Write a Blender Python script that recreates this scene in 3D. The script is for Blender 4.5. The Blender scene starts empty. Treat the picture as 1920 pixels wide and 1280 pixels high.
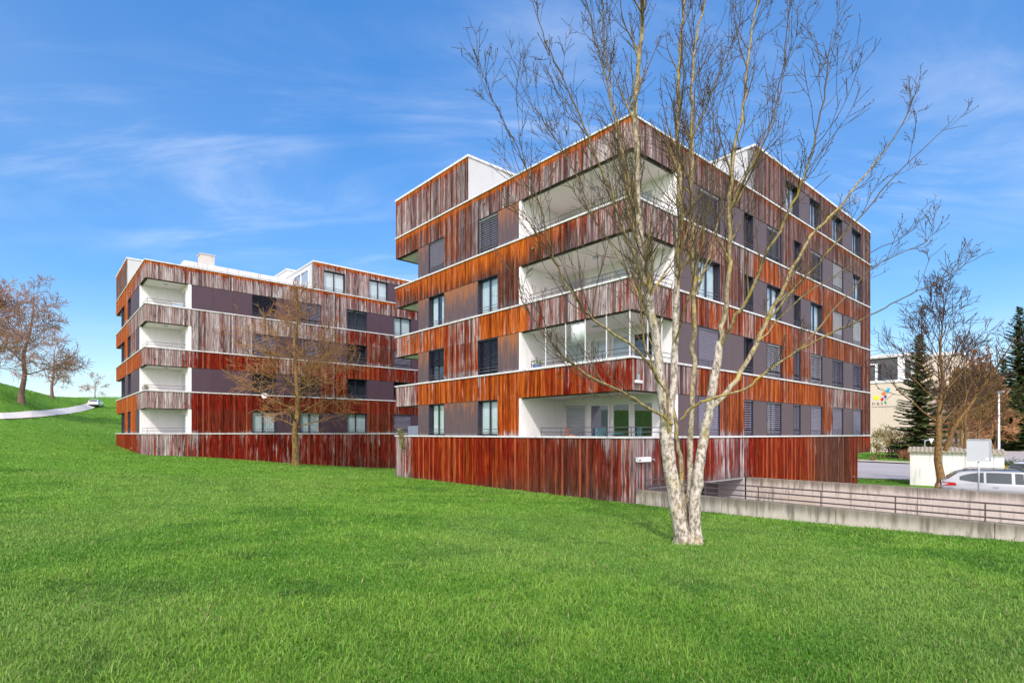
# two weathered timber apartment blocks behind a lawn, with a bare tree in front
SKY_SAT, SKY_VAL, SKY_HUE, SKY_STR = 1.36, .72, .502, .13
CLOUD = (4.6, 4.75, 5.0); SKY_FILL = (9.8, 9.1, 9.35)
SUN_E, SUN_ANG, EXPO = 1.5, 3, 1.0
CLOC = (5.5, .8, 0)
import bpy, math, random
import numpy as np
from mathutils import Vector, Matrix, Quaternion

rng = random.Random(11)
SC = bpy.context.scene
COL = SC.collection
F, HY = 1028.0, 812.0          # focal length and horizon of a 1920 px wide picture
TH = 0.722                     # heading of both apartment blocks
UR = (math.cos(TH), math.sin(TH)); UL = (-math.sin(TH), math.cos(TH))
C0 = (4.242, 19.38); Z0 = -0.11
C1 = (-24.009, 35.9); Z1 = 0.012
ST = 2.85                      # storey height

def at(px, py, d):
    return ((px - 960) / F * d, d, (HY - py) / F * d)

# ------------------------------------------------------------------ mesh builder
class MB:
    def __init__(s):
        s.v = []; s.f = []; s.m = []; s.a = []; s.b = []; s.useattr = False
    def vert(s, p, a=(0, 0, 0), b=(0, 0, 0)):
        s.v.append(tuple(p)); s.a.append(a); s.b.append(b); return len(s.v) - 1
    def face(s, idx, m=0):
        s.f.append(tuple(idx)); s.m.append(m)
    def quad(s, p0, p1, p2, p3, m=0):
        i = [s.vert(p) for p in (p0, p1, p2, p3)]; s.face(i, m)
    def box(s, a, b, m=0, xf=None):
        x0, y0, z0 = (min(a[i], b[i]) for i in range(3)); x1, y1, z1 = (max(a[i], b[i]) for i in range(3))
        P = [(x0,y0,z0),(x1,y0,z0),(x1,y1,z0),(x0,y1,z0),(x0,y0,z1),(x1,y0,z1),(x1,y1,z1),(x0,y1,z1)]
        if xf: P = [xf(*p) for p in P]
        i = [s.vert(p) for p in P]
        for q in ((0,3,2,1),(4,5,6,7),(0,1,5,4),(1,2,6,5),(2,3,7,6),(3,0,4,7)):
            s.face([i[k] for k in q], m)
    def prism(s, pts, h, m=0, xf=None):      # pts: list of (x,y,z) loop, h: extrude vector
        n = len(pts)
        A = [tuple(p) for p in pts]; B = [tuple(p[i] + h[i] for i in range(3)) for p in pts]
        if xf: A = [xf(*p) for p in A]; B = [xf(*p) for p in B]
        ia = [s.vert(p) for p in A]; ib = [s.vert(p) for p in B]
        s.face(ia[::-1], m); s.face(ib, m)
        for k in range(n):
            s.face((ia[k], ia[(k+1) % n], ib[(k+1) % n], ib[k]), m)
    def tube(s, pts, rad, sides=6, m=0, cap=True, a=None):
        n = len(pts); P = [Vector(p) for p in pts]
        rings = []; up = None
        for i in range(n):
            t = (P[min(i+1, n-1)] - P[max(i-1, 0)])
            if t.length < 1e-9: t = Vector((0, 0, 1))
            t.normalize()
            if up is None:
                up = t.orthogonal().normalized()
            else:
                up = up - t * up.dot(t)
                up = up.normalized() if up.length > 1e-6 else t.orthogonal().normalized()
            w = t.cross(up)
            r = rad[i] if hasattr(rad, '__len__') else rad
            ring = []
            for k in range(sides):
                an = 2 * math.pi * k / sides
                q = P[i] + (up * math.cos(an) + w * math.sin(an)) * r
                ring.append(s.vert(q, (r, 0, 0) if a is None else a))
            rings.append(ring)
        for i in range(n - 1):
            for k in range(sides):
                k2 = (k + 1) % sides
                s.face((rings[i][k], rings[i][k2], rings[i+1][k2], rings[i+1][k]), m)
        if cap and sides > 2:
            s.face(rings[0][::-1], m); s.face(rings[-1], m)
    def build(s, name, mats, parent=None, smooth=False, bevel=0, attr=False):
        me = bpy.data.meshes.new(name)
        me.from_pydata(s.v, [], s.f)
        if not isinstance(mats, (list, tuple)): mats = [mats]
        for m in mats: me.materials.append(m)
        if len(mats) > 1: me.polygons.foreach_set('material_index', s.m)
        if smooth: me.polygons.foreach_set('use_smooth', [True] * len(s.f))
        if attr:
            for nm, dat in (('fuv', s.a), ('wx', s.b)):
                at_ = me.attributes.new(nm, 'FLOAT_VECTOR', 'POINT')
                at_.data.foreach_set('vector', np.array(dat, dtype=np.float32).ravel())
        me.update()
        o = bpy.data.objects.new(name, me); COL.objects.link(o)
        if parent is not None: o.parent = parent
        if bevel:
            bv = o.modifiers.new('bevel', 'BEVEL'); bv.width = bevel; bv.segments = 2; bv.limit_method = 'ANGLE'
        return o

def tag(o, label=None, cat=None, group=None, kind=None):
    if label: o['label'] = label
    if cat: o['category'] = cat
    if group: o['group'] = group
    if kind: o['kind'] = kind
    return o

def empty(name, loc, rz=0.0):
    o = bpy.data.objects.new(name, None); COL.objects.link(o)
    o.location = loc; o.rotation_euler = (0, 0, rz); o.empty_display_size = 0.2
    return o

# ------------------------------------------------------------------ materials
class NT:
    """tiny node-graph helper"""
    def __init__(s, mat):
        mat.use_nodes = True
        s.nt = mat.node_tree; s.nt.nodes.clear()
        s.out = s.nt.nodes.new('ShaderNodeOutputMaterial')
    def n(s, typ, **kw):
        nd = s.nt.nodes.new(typ)
        for k, v in kw.items():
            if k.startswith('i_'):
                nm = k[2:].replace('_', ' ')
                nd.inputs[nm].default_value = v
            else: setattr(nd, k, v)
        return nd
    def l(s, a, b): s.nt.links.new(a, b)
    def val(s, x, sock):
        if hasattr(x, 'is_output') or isinstance(x, bpy.types.NodeSocket): s.l(x, sock)
        else: sock.default_value = x
    def math(s, op, a, b=0.0, clamp=False):
        nd = s.n('ShaderNodeMath', operation=op); nd.use_clamp = clamp
        s.val(a, nd.inputs[0]); s.val(b, nd.inputs[1]); return nd.outputs[0]
    def mix(s, f, a, b, blend='MIX'):
        nd = s.n('ShaderNodeMix', data_type='RGBA', blend_type=blend)
        s.val(f, nd.inputs[0])
        for x, i in ((a, 6), (b, 7)):
            if isinstance(x, tuple): x = (*x[:3], 1.0)
            s.val(x, nd.inputs[i])
        return nd.outputs[2]
    def step(s, x, lo, hi):
        nd = s.n('ShaderNodeMapRange', interpolation_type='SMOOTHSTEP')
        s.val(x, nd.inputs[0]); nd.inputs[1].default_value = lo; nd.inputs[2].default_value = hi
        return nd.outputs[0]
    def scale(s, v, sc):
        nd = s.n('ShaderNodeVectorMath', operation='MULTIPLY'); s.val(v, nd.inputs[0]); nd.inputs[1].default_value = sc
        return nd.outputs[0]
    def noise(s, v, sc=1.0, det=3.0, rough=.55, dist=0.0):
        nd = s.n('ShaderNodeTexNoise'); s.val(v, nd.inputs['Vector'])
        nd.inputs['Scale'].default_value = sc; nd.inputs['Detail'].default_value = det
        nd.inputs['Roughness'].default_value = rough; nd.inputs['Distortion'].default_value = dist
        return nd.outputs[0]
    def attr(s, name):
        return s.n('ShaderNodeAttribute', attribute_name=name).outputs['Vector']
    def sep(s, v):
        nd = s.n('ShaderNodeSeparateXYZ'); s.l(v, nd.inputs[0]); return nd.outputs
    def objco(s): return s.n('ShaderNodeTexCoord').outputs['Object']
    def bsdf(s, col, rough=.7, metal=0.0, spec=.4, bump=None, bstr=.3, bdist=.02, **kw):
        b = s.n('ShaderNodeBsdfPrincipled')
        if isinstance(col, tuple): col = (*col[:3], 1.0)
        s.val(col, b.inputs['Base Color']); s.val(rough, b.inputs['Roughness'])
        b.inputs['Metallic'].default_value = metal; b.inputs['Specular IOR Level'].default_value = spec
        for k, v in kw.items(): b.inputs[k.replace('_', ' ')].default_value = v
        if bump is not None:
            bp = s.n('ShaderNodeBump'); bp.inputs['Strength'].default_value = bstr; bp.inputs['Distance'].default_value = bdist
            s.l(bump, bp.inputs['Height']); s.l(bp.outputs[0], b.inputs['Normal'])
        s.l(b.outputs[0], s.out.inputs[0]); return b

MATS = {}
def mat(name):
    m = bpy.data.materials.new(name); MATS[name] = m; return m

def plain(name, col, rough=.6, metal=0.0, var=.12, vs=6.0, spec=.4, dirt=None, **kw):
    """painted or raw surface with faint uneven tone"""
    m = mat(name); g = NT(m); co = g.objco()
    n1 = g.noise(co, vs, 4); 
    dk = tuple(c * (1 - var) for c in col); lt = tuple(min(1, c * (1 + var)) for c in col)
    c = g.mix(n1, dk, lt)
    if dirt:
        st = g.noise(g.scale(co, (5, 5, .5)), 1.3, 4)
        c = g.mix(g.step(st, .5, .78), c, dirt)
    g.bsdf(c, rough, metal, spec, **kw); return m

def make_wood():
    m = mat('weathered_timber_boards'); g = NT(m)
    fuv = g.attr('fuv'); wx = g.sep(g.attr('wx')); bid = g.sep(fuv)[2]
    wn = g.n('ShaderNodeTexWhiteNoise', noise_dimensions='1D'); g.l(bid, wn.inputs['W']); br = wn.outputs['Value']
    wn2 = g.n('ShaderNodeTexWhiteNoise', noise_dimensions='1D'); g.l(g.math('ADD', bid, 517.3), wn2.inputs['W']); br2 = wn2.outputs['Value']
    wn3 = g.n('ShaderNodeTexWhiteNoise', noise_dimensions='1D'); g.l(g.math('ADD', bid, 91.7), wn3.inputs['W']); br3 = wn3.outputs['Value']
    fine = g.noise(g.scale(fuv, (26, 1.3, 3.7)), 1, 4, .6)
    mid = g.noise(g.scale(fuv, (3.2, .55, 1.9)), 1, 3, .6)
    patch = g.noise(g.scale(fuv, (1.3, .8, 0)), 1, 3, .6)
    speck = g.noise(g.scale(fuv, (30, 9, 2)), 1, 2, .5)
    def cent(x, k): return g.math('MULTIPLY', g.math('SUBTRACT', x, .5), k)
    grey = g.math('ADD', wx[0], g.math('ADD', cent(fine, .75), g.math('ADD', cent(br, .42), g.math('ADD', cent(mid, .85), cent(patch, .55)))))
    gm = g.step(grey, .36, .72)
    orr = g.math('ADD', wx[1], g.math('ADD', cent(mid, .7), g.math('ADD', cent(br2, .5), cent(patch, .6))))
    om = g.step(orr, .2, 1.0)
    red = g.mix(g.step(fine, .3, .7), (.060, .003, .002), (.33, .018, .004))
    brown = g.mix(g.step(fine, .3, .7), (.055, .017, .012), (.16, .055, .032))
    red = g.mix(g.step(g.math('ADD', wx[2], cent(patch, .3)), .3, .8), red, brown)
    orange = g.mix(g.step(fine, .28, .7), (.22, .030, .004), (.68, .175, .016))
    warm = g.mix(om, red, orange)
    warm = g.mix(g.math('MULTIPLY', g.step(speck, .62, .8), .5), warm, (.55, .20, .06))
    silver = g.mix(g.step(fine, .30, .66), (.19, .145, .14), (.62, .54, .525))
    plum = g.mix(g.step(fine, .32, .68), (.045, .028, .032), (.19, .132, .140))
    gd = g.step(g.math('ADD', wx[2], g.math('ADD', cent(br3, .7), cent(mid, 1.1))), .15, .8)
    greyc = g.mix(gd, silver, plum)
    rosy = g.mix(g.step(fine, .3, .7), (.13, .058, .052), (.40, .245, .225))
    greyc = g.mix(g.math('MULTIPLY', g.step(br2, .35, .85), .7), greyc, rosy)
    c = g.mix(gm, warm, greyc)
    c = g.mix(g.math('MULTIPLY', g.step(br2, .80, .95), g.math('SUBTRACT', .5, g.math('MULTIPLY', gm, .5))), c, g.mix(fine, (.30, .06, .03), (.52, .16, .09)))
    stn = g.noise(g.scale(fuv, (11, .42, 6.1)), 1, 4, .65)
    c = g.mix(g.math('MULTIPLY', g.step(stn, .50, .66), .72), c, g.mix(1.0, c, (.26, .20, .24), 'MULTIPLY'))
    # deep brown per-board tone
    c = g.mix(g.math('MULTIPLY', g.step(br3, .50, 1.0), .6), c, g.mix(1.0, c, (.30, .22, .24), 'MULTIPLY'))
    g.bsdf(c, g.math('ADD', .72, g.math('MULTIPLY', gm, .2)), 0, .08, bump=fine, bstr=.3, bdist=.004)
    return m

def make_panel(name, base, rust):
    m = mat(name); g = NT(m); fuv = g.attr('fuv'); wx = g.sep(g.attr('wx'))
    co = g.objco()
    n1 = g.noise(co, 1.6, 5, .6); n2 = g.noise(g.scale(co, (7, 7, 1.1)), 1, 4, .6); n3 = g.noise(co, 14, 3)
    c = g.mix(n1, tuple(x * .85 for x in base), tuple(x * 1.15 for x in base))
    r = g.math('ADD', wx[0], g.math('ADD', g.math('MULTIPLY', g.math('SUBTRACT', n2, .5), 1.5), g.math('MULTIPLY', g.math('SUBTRACT', n3, .5), .5)))
    c = g.mix(g.math('MULTIPLY', g.step(r, .25, .95), .9), c, g.mix(n3, (.24, .070, .022), (.50, .185, .045)))
    s = g.math('ADD', wx[1], g.math('MULTIPLY', g.math('SUBTRACT', n2, .5), .8))
    c = g.mix(g.math('MULTIPLY', g.step(s, .3, .9), .7), c, (.42, .38, .41))
    g.bsdf(c, .55, 0, .35); return m

def make_glass():
    m = mat('window_glass'); g = NT(m)
    tr = g.n('ShaderNodeBsdfTransparent'); tr.inputs[0].default_value = (.80, .86, .90, 1)
    gl = g.n('ShaderNodeBsdfGlossy'); gl.inputs['Roughness'].default_value = .015; gl.inputs[0].default_value = (.95, .97, 1, 1)
    fr = g.n('ShaderNodeLayerWeight'); fr.inputs[0].default_value = .5; fc = g.math('POWER', fr.outputs[1], 3.0)
    mx = g.n('ShaderNodeMixShader'); g.l(g.math('ADD', g.math('MULTIPLY', fc, .75), .10, True), mx.inputs[0])
    g.l(tr.outputs[0], mx.inputs[1]); g.l(gl.outputs[0], mx.inputs[2]); g.l(mx.outputs[0], g.out.inputs[0]); return m

def make_bark(name, light, dark, lichen, lich=.5, twig=(.06, .042, .034), tw=.03, sc=1.0, mid=None):
    m = mat(name); g = NT(m); co = g.objco(); rad = g.sep(g.attr('fuv'))[0]
    n1 = g.noise(g.scale(co, (16 * sc, 16 * sc, 9 * sc)), 1, 5, .65); n2 = g.noise(co, 2.6 * sc, 4, .65); n3 = g.noise(co, 34 * sc, 3, .6)
    c = g.mix(g.step(n1, .36, .6), dark, light)
    c = g.mix(g.math('MULTIPLY', g.step(n3, .6, .72), .6), c, tuple(x * .5 for x in dark))
    c = g.mix(g.math('MULTIPLY', g.step(g.math('ADD', n2, g.math('MULTIPLY', g.math('SUBTRACT', n3, .5), .5)), .62 - .2 * lich, .75), lich), c, lichen)
    if mid:
        mc = g.mix(g.step(n1, .35, .65), tuple(x * .42 for x in mid), tuple(x * 1.2 for x in mid)); mc = g.mix(g.math('MULTIPLY', g.step(n2, .52, .64), .75), mc, (.42, .31, .03))
        c = g.mix(g.step(rad, tw * 1.6, tw * 3.4), mc, c)
    c = g.mix(g.step(rad, tw * .45, tw), twig, c)
    g.bsdf(c, .85, 0, .2, bump=n1, bstr=.6, bdist=.012); return m

def make_leaf(name, c1, c2, c3=None, trans=.0):
    m = mat(name); g = NT(m)
    info = g.sep(g.attr('fuv'))
    c = g.mix(info[0], c1, c2)
    if c3: c = g.mix(g.step(info[1], .72, .95), c, c3)
    b = g.bsdf(c, .6, 0, .25)
    if trans:
        t = g.n('ShaderNodeBsdfTranslucent'); g.l(c, t.inputs[0])
        mx = g.n('ShaderNodeMixShader'); mx.inputs[0].default_value = trans
        g.l(b.outputs[0], mx.inputs[1]); g.l(t.outputs[0], mx.inputs[2]); g.l(mx.outputs[0], g.out.inputs[0])
    return m

def make_ground():
    m = mat('lawn_soil'); g = NT(m); co = g.objco()
    n1 = g.noise(co, .35, 5, .6); n2 = g.noise(co, 3.0, 5, .65); n3 = g.noise(co, 22, 3, .6)
    c = g.mix(g.step(n2, .3, .7), (.085, .215, .016), (.150, .310, .028))
    c = g.mix(g.math('MULTIPLY', g.step(n1, .5, .8), .45), c, (.18, .30, .05))
    c = g.mix(g.math('MULTIPLY', g.step(n3, .5, .75), .6), c, (.12, .27, .035))
    g.bsdf(c, .9, 0, .1, bump=n3, bstr=.8, bdist=.04); return m

def make_concrete():
    m = mat('stained_concrete'); g = NT(m); co = g.objco()
    sp = g.sep(co)
    n1 = g.noise(co, 1.4, 5, .65); n2 = g.noise(g.scale(co, (5, 5, .5)), 1, 4, .65); n3 = g.noise(co, 30, 3, .6); n4 = g.noise(co, .5, 3)
    c = g.mix(n1, (.46, .395, .335), (.68, .60, .53))
    top = g.step(sp[2], -.62, .02)            # algae and soot near the coping
    mk = g.step(g.math('ADD', g.math('MULTIPLY', top, .55), g.math('MULTIPLY', n2, .6)), .50, .92)
    c = g.mix(g.math('MULTIPLY', mk, .85), c, g.mix(n1, (.075, .065, .045), (.19, .165, .11)))
    n5 = g.noise(g.scale(co, (9, 9, 1.2)), 1, 4, .7)
    c = g.mix(g.math('MULTIPLY', g.step(n2, .52, .70), .62), c, (.13, .115, .10)); c = g.mix(g.math('MULTIPLY', g.math('MULTIPLY', g.step(n5, .48, .62), g.step(g.noise(co, .35, 3), .45, .6)), .75), c, (.16, .14, .115))
    c = g.mix(g.math('MULTIPLY', g.step(n3, .62, .72), .6), c, (.10, .095, .085))
    c = g.mix(g.math('MULTIPLY', g.step(n4, .55, .7), .35), c, (.42, .33, .22))
    g.bsdf(c, .85, 0, .2, bump=n3, bstr=.35, bdist=.006); return m

def make_asphalt(name, a, b):
    m = mat(name); g = NT(m); co = g.objco()
    n1 = g.noise(co, .25, 4); n2 = g.noise(co, 3, 4, .6); n3 = g.noise(co, 60, 2)
    c = g.mix(n1, a, b); c = g.mix(g.math('MULTIPLY', g.step(n2, .5, .75), .4), c, tuple(x * .75 for x in a))
    c = g.mix(g.math('MULTIPLY', g.step(n3, .55, .7), .3), c, tuple(x * 1.3 for x in b))
    g.bsdf(c, .9, 0, .2); return m

def make_grass():
    m = mat('grass_blades'); g = NT(m)
    info = g.n('ShaderNodeAttribute', attribute_name='gc').outputs['Color']
    b = g.bsdf(info, .55, 0, .3)
    t = g.n('ShaderNodeBsdfTranslucent'); g.l(info, t.inputs[0])
    mx = g.n('ShaderNodeMixShader'); mx.inputs[0].default_value = .35
    g.l(b.outputs[0], mx.inputs[1]); g.l(t.outputs[0], mx.inputs[2]); g.l(mx.outputs[0], g.out.inputs[0]); return m

WOOD = make_wood()
PANEL = make_panel('aged_plum_panel', (.112, .077, .086), 1)
GLASS = make_glass()
CAP = plain('white_metal_ledge', (.72, .70, .70), .4, .0, .12, 3, dirt=(.42, .38, .35))
WHITE = plain('white_render', (.88, .845, .85), .8, 0, .04, 1.5, dirt=(.78, .77, .75))
ATTIC = plain('grey_white_render', (.56, .56, .57), .8, 0, .05, 1.5, dirt=(.50, .49, .48))
SOFF = plain('pale_grey_soffit', (.84, .775, .75), .85, 0, .07, 1.2)
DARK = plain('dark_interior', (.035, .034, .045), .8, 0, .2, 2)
BACK = plain('dark_backing', (.018, .014, .014), .9)
FRAME = plain('anthracite_window_frame', (.028, .026, .045), .4, 0, .15, 5, .5)
RAIL = plain('grey_steel_rail', (.13, .12, .14), .45, .3, .15, 9)
GALV = plain('galvanised_steel', (.50, .53, .56), .4, .6, .12, 14)
BLIND = plain('lavender_blind_slat', (.27, .245, .325), .45, 0, .08, 3)
BLINDW = plain('pale_blind_slat', (.52, .50, .56), .45, 0, .06, 3)
CURT = plain('white_curtain_and_sky_reflection', (.72, .76, .74), .85, 0, .12, 4)
CURTP = plain('purple_curtain', (.16, .13, .26), .85, 0, .25, 5)
CURTG = plain('dark_green_curtain', (.022, .034, .02), .8, 0, .3, 5)
DRIP = plain('dark_drip_groove', (.09, .075, .065), .7, 0, .2, 6)
CONC = make_concrete()
GROUND = make_ground()
GRASS = make_grass()
ASPH = make_asphalt('pale_asphalt', (.34, .30, .29), (.46, .42, .41))
PATHM = make_asphalt('pale_farm_track', (.68, .60, .53), (.82, .74, .66))
# ------------------------------------------------------------------ apartment blocks
BW = .118
def h1(i, s=0):
    x = math.sin(i * 127.1 + s * 311.7) * 43758.5453; return x - math.floor(x)
def sn(x, s=0):
    i = math.floor(x); f = x - i; f = f * f * (3 - 2 * f)
    return h1(i, s) * (1 - f) + h1(i + 1, s) * f

def pick(tbl, u):
    """blend a table of (u, (grey, orange, dark)) along the facade"""
    if u <= tbl[0][0]: return tbl[0][1]
    for (a, va), (b, vb) in zip(tbl, tbl[1:]):
        if u <= b:
            f = (u - a) / max(1e-6, b - a); return tuple(x * (1 - f) + y * f for x, y in zip(va, vb))
    return tbl[-1][1]

T_ = lambda g, o, d: (g, o, d)
WEATHER = {
 ('m', 'L'): {5: [(9, (.70,.2,.65)), (16.6, (.66,.2,.4))],
   4: [(0, (.74,.35,.2)), (3, (.70,.4,.4)), (9, (.64,.4,.7)), (11, (.45,.5,.8)), (16.6, (.42,.35,.6))],
   3: [(0, (.74,.3,.15)), (2.5, (.60,.35,.35)), (4.2, (.34,.55,.5)), (6, (.2,.8,.4)), (10, (.16,.98,.3)), (13, (.2,.9,.3)), (16.6, (.42,.45,.4))],
   2: [(0, (.66,.25,.35)), (4.8, (.64,.25,.3)), (5.9, (.2,.9,.1)), (8.4, (.12,.85,.1)), (9.3, (.42,.45,.4)), (11.2, (.48,.4,.4)), (12.2, (.22,.75,.2)), (15, (.24,.8,.2)), (16.6, (.7,.4,.05))],
   1: [(0, (.22,.12,.2)), (2, (.12,.4,.2)), (5, (.06,.62,.15)), (8, (.1,.7,.1)), (10, (.16,.62,.1)), (14, (.1,.85,.1)), (14.3, (.62,.3,.05)), (16.6, (.74,.3,.0))],
   0: [(0, (.60,.2,.15)), (.6, (.34,.2,.4)), (2.5, (.28,.22,.6)), (5, (.16,.3,.5)), (7.5, (.04,.42,.3)), (10, (.05,.42,.1)), (14.4, (.06,.36,.2)), (15, (.55,.3,.1)), (16.6, (.78,.3,.0))]},
 ('m', 'R'): {5: [(9, (0.61,0.24,0.78)), (26, (0.55,0.28,0.68))],
   4: [(0, (0.74,0.24,0.48)), (5, (0.60,0.28,0.68)), (12, (0.50,0.36,0.63)), (20, (0.43,0.40,0.58)), (26, (0.47,0.32,0.68))],
   3: [(0, (0.74,0.24,0.43)), (4, (0.55,0.32,0.58)), (8.5, (0.55,0.28,0.58)), (9.5, (0.33,0.64,0.48)), (18, (0.31,0.58,0.58)), (24, (0.35,0.48,0.68)), (26, (0.45,0.36,0.78))],
   2: [(0, (0.72,0.20,0.38)), (2.6, (0.60,0.16,0.38)), (4.6, (0.39,0.36,0.48)), (8, (0.39,0.56,0.38)), (13, (0.23,0.64,0.48)), (16.5, (0.55,0.32,0.48)), (19, (0.27,0.60,0.58)), (26, (0.39,0.40,0.68))],
   1: [(0, (0.50,0.16,0.38)), (1, (0.60,0.20,0.38)), (3.6, (0.66,0.16,0.28)), (4.6, (0.29,0.40,0.48)), (9, (0.21,0.60,0.38)), (18, (0.23,0.64,0.48)), (19.8, (0.60,0.32,0.18)), (22, (0.55,0.40,0.28)), (24, (0.35,0.40,0.58)), (26, (0.39,0.32,0.68))],
   0: [(0, (0.80,0.16,0.08)), (.8, (0.74,0.16,0.18)), (1.1, (0.43,0.10,0.48)), (2.6, (0.37,0.12,0.58)), (5, (0.25,0.12,0.28)), (6.2, (0.55,0.08,0.28)), (8.3, (0.62,0.12,0.18)), (8.9, (0.25,0.24,0.28)), (10, (0.12,0.34,0.28)), (15, (0.13,0.37,0.38)), (18, (0.33,0.24,0.78)), (21, (0.37,0.20,0.78)), (23, (0.15,0.40,0.48)), (26, (0.15,0.48,0.28))]},
 ('l', 'R'): {5: [(11, (.70,.25,.35)), (26, (.6,.25,.4))],
   4: [(0, (.74,.25,.35)), (11, (.72,.25,.35)), (16, (.6,.25,.4)), (21, (.45,.25,.5))],
   3: [(0, (.78,.2,.15)), (7, (.74,.2,.25)), (12, (.68,.2,.3)), (14, (.36,.25,.4)), (18, (.36,.2,.5)), (21, (.4,.25,.4))],
   2: [(0, (.72,.2,.15)), (2.4, (.58,.2,.2)), (3.2, (.16,.25,.3)), (7, (.22,.2,.3)), (9, (.42,.2,.3)), (12, (.4,.2,.3)), (14, (.14,.42,.3)), (21, (.3,.25,.4))],
   1: [(0, (.74,.2,.15)), (2.5, (.6,.2,.2)), (2.9, (.06,.1,.2)), (10, (.08,.2,.3)), (21, (.18,.2,.4))],
   0: [(0, (.66,.2,.15)), (2.6, (.55,.2,.2)), (3.8, (.30,.15,.3)), (8, (.34,.14,.3)), (14, (.4,.14,.4)), (21, (.22,.14,.4))]},
 ('l', 'L'): {5: [(0, (.6,.3,.7)), (16, (.6,.3,.7))],
   4: [(0, (.72,.3,.3)), (5, (.5,.5,.4)), (7, (.22,.95,.2)), (16, (.2,.98,.1))],
   3: [(0, (.76,.2,.2)), (6, (.66,.25,.3)), (9, (.15,.98,.1)), (16, (.12,.98,.1))],
   2: [(0, (.66,.25,.2)), (2.5, (.24,.7,.2)), (16, (.14,.95,.1))],
   1: [(0, (.76,.2,.1)), (3, (.55,.4,.2)), (4.5, (.12,.85,.1)), (16, (.1,.9,.1))],
   0: [(0, (.7,.2,.15)), (3, (.45,.3,.2)), (5, (.08,.4,.1)), (16, (.1,.42,.1))]},
}
def weather(bld, face, k, u, z, top, bot, zone):
    tb = WEATHER.get((bld, face)) or WEATHER[(bld, 'R' if face != 'L' else 'L')]
    g, o, d = pick(tb[k], u)
    if bld == 'l' and face != 'L': d += .30 * (1 - min(1, max(0, g * 1.5))) - .08; o -= .05; g += .04 if g > .5 else 0
    if bld == 'm' and face == 'R' and k >= 4: d += .2; o -= .3; g += .12
    if bld == 'm' and face == 'R' and k in (1, 2, 3): d += .10; o += .02; g += .01
    dt = top - z; e = z - bot
    s = sn(u * 1.4, k + 7) * .6 + sn(u * 4.1, k) * .4
    if k >= 4:                               # sheltered orange line right under the copings
        w = math.exp(-(dt / .20) ** 2) * (1 if face == 'L' or bld == 'l' else .62); o += 1.0 * w; g -= .75 * w
    elif k == 3 and bld == 'm' and face == 'L':
        o += .32 - .75 * dt; g += (.16 * dt) - .14; d += .45 * dt
    else:                                    # runs of grey below the ledge, of uneven length
        g += ((.62 if k else .34) * max(0, s - .32)) * math.exp(-dt / (.18 + .5 * s)) * 1.5 - .04
    if k: g += .22 * max(0, sn(u * 2.3, k * 5 + 1) - .45) if bld == 'm' and face == 'L' else .12 * max(0, sn(u * 2.3, k * 5 + 1) - .4)
    if zone:
        d += .12; g += .55 * math.exp(-(e / (.10 + .12 * s)) ** 2)
    elif k == 0:
        g += .3 * math.exp(-(e / .28) ** 2) * (1 if s > .35 else .3); o -= .25 * max(0, .5 - e); d += .5 * math.exp(-e / .5)
    else:
        g += .12 * math.exp(-e / .2)
    return (g, o, d)

def boards(mb, P, u0, u1, zb, zt, wf, off=.02, bw=BW, seg=.3):
    k0 = math.floor(u0 / bw); k1 = math.ceil(u1 / bw)
    n = max(1, int(round((zt - zb) / seg)))
    for k in range(k0, k1):
        a = max(u0, k * bw); b = min(u1, (k + 1) * bw - .010)
        if b - a < .012: continue
        o = off + .009 * h1(k, 3); uc = (a + b) / 2
        L = []; R = []; L2 = []; R2 = []
        for i in range(n + 1):
            z = zb + (zt - zb) * i / n
            w = wf(uc, z); fu = (uc, z, float(k))
            L.append(mb.vert(P(a, o, z), (a, z, float(k)), w)); R.append(mb.vert(P(b, o, z), (b, z, float(k)), w))
            L2.append(mb.vert(P(a, o - .03, z), (a, z, float(k)), w)); R2.append(mb.vert(P(b, o - .03, z), (b, z, float(k)), w))
        for i in range(n):
            mb.face((L[i], R[i], R[i+1], L[i+1])); mb.face((L2[i], L[i], L[i+1], L2[i+1])); mb.face((R[i], R2[i], R2[i+1], R[i+1]))
        mb.face((L2[0], R2[0], R[0], L[0]))
def fbox(mb, P, u0, u1, o0, o1, z0, z1, m=0):
    mb.box((u0, o0, z0), (u1, o1, z1), m, xf=lambda u, o, z: P(u, o, z))

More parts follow.
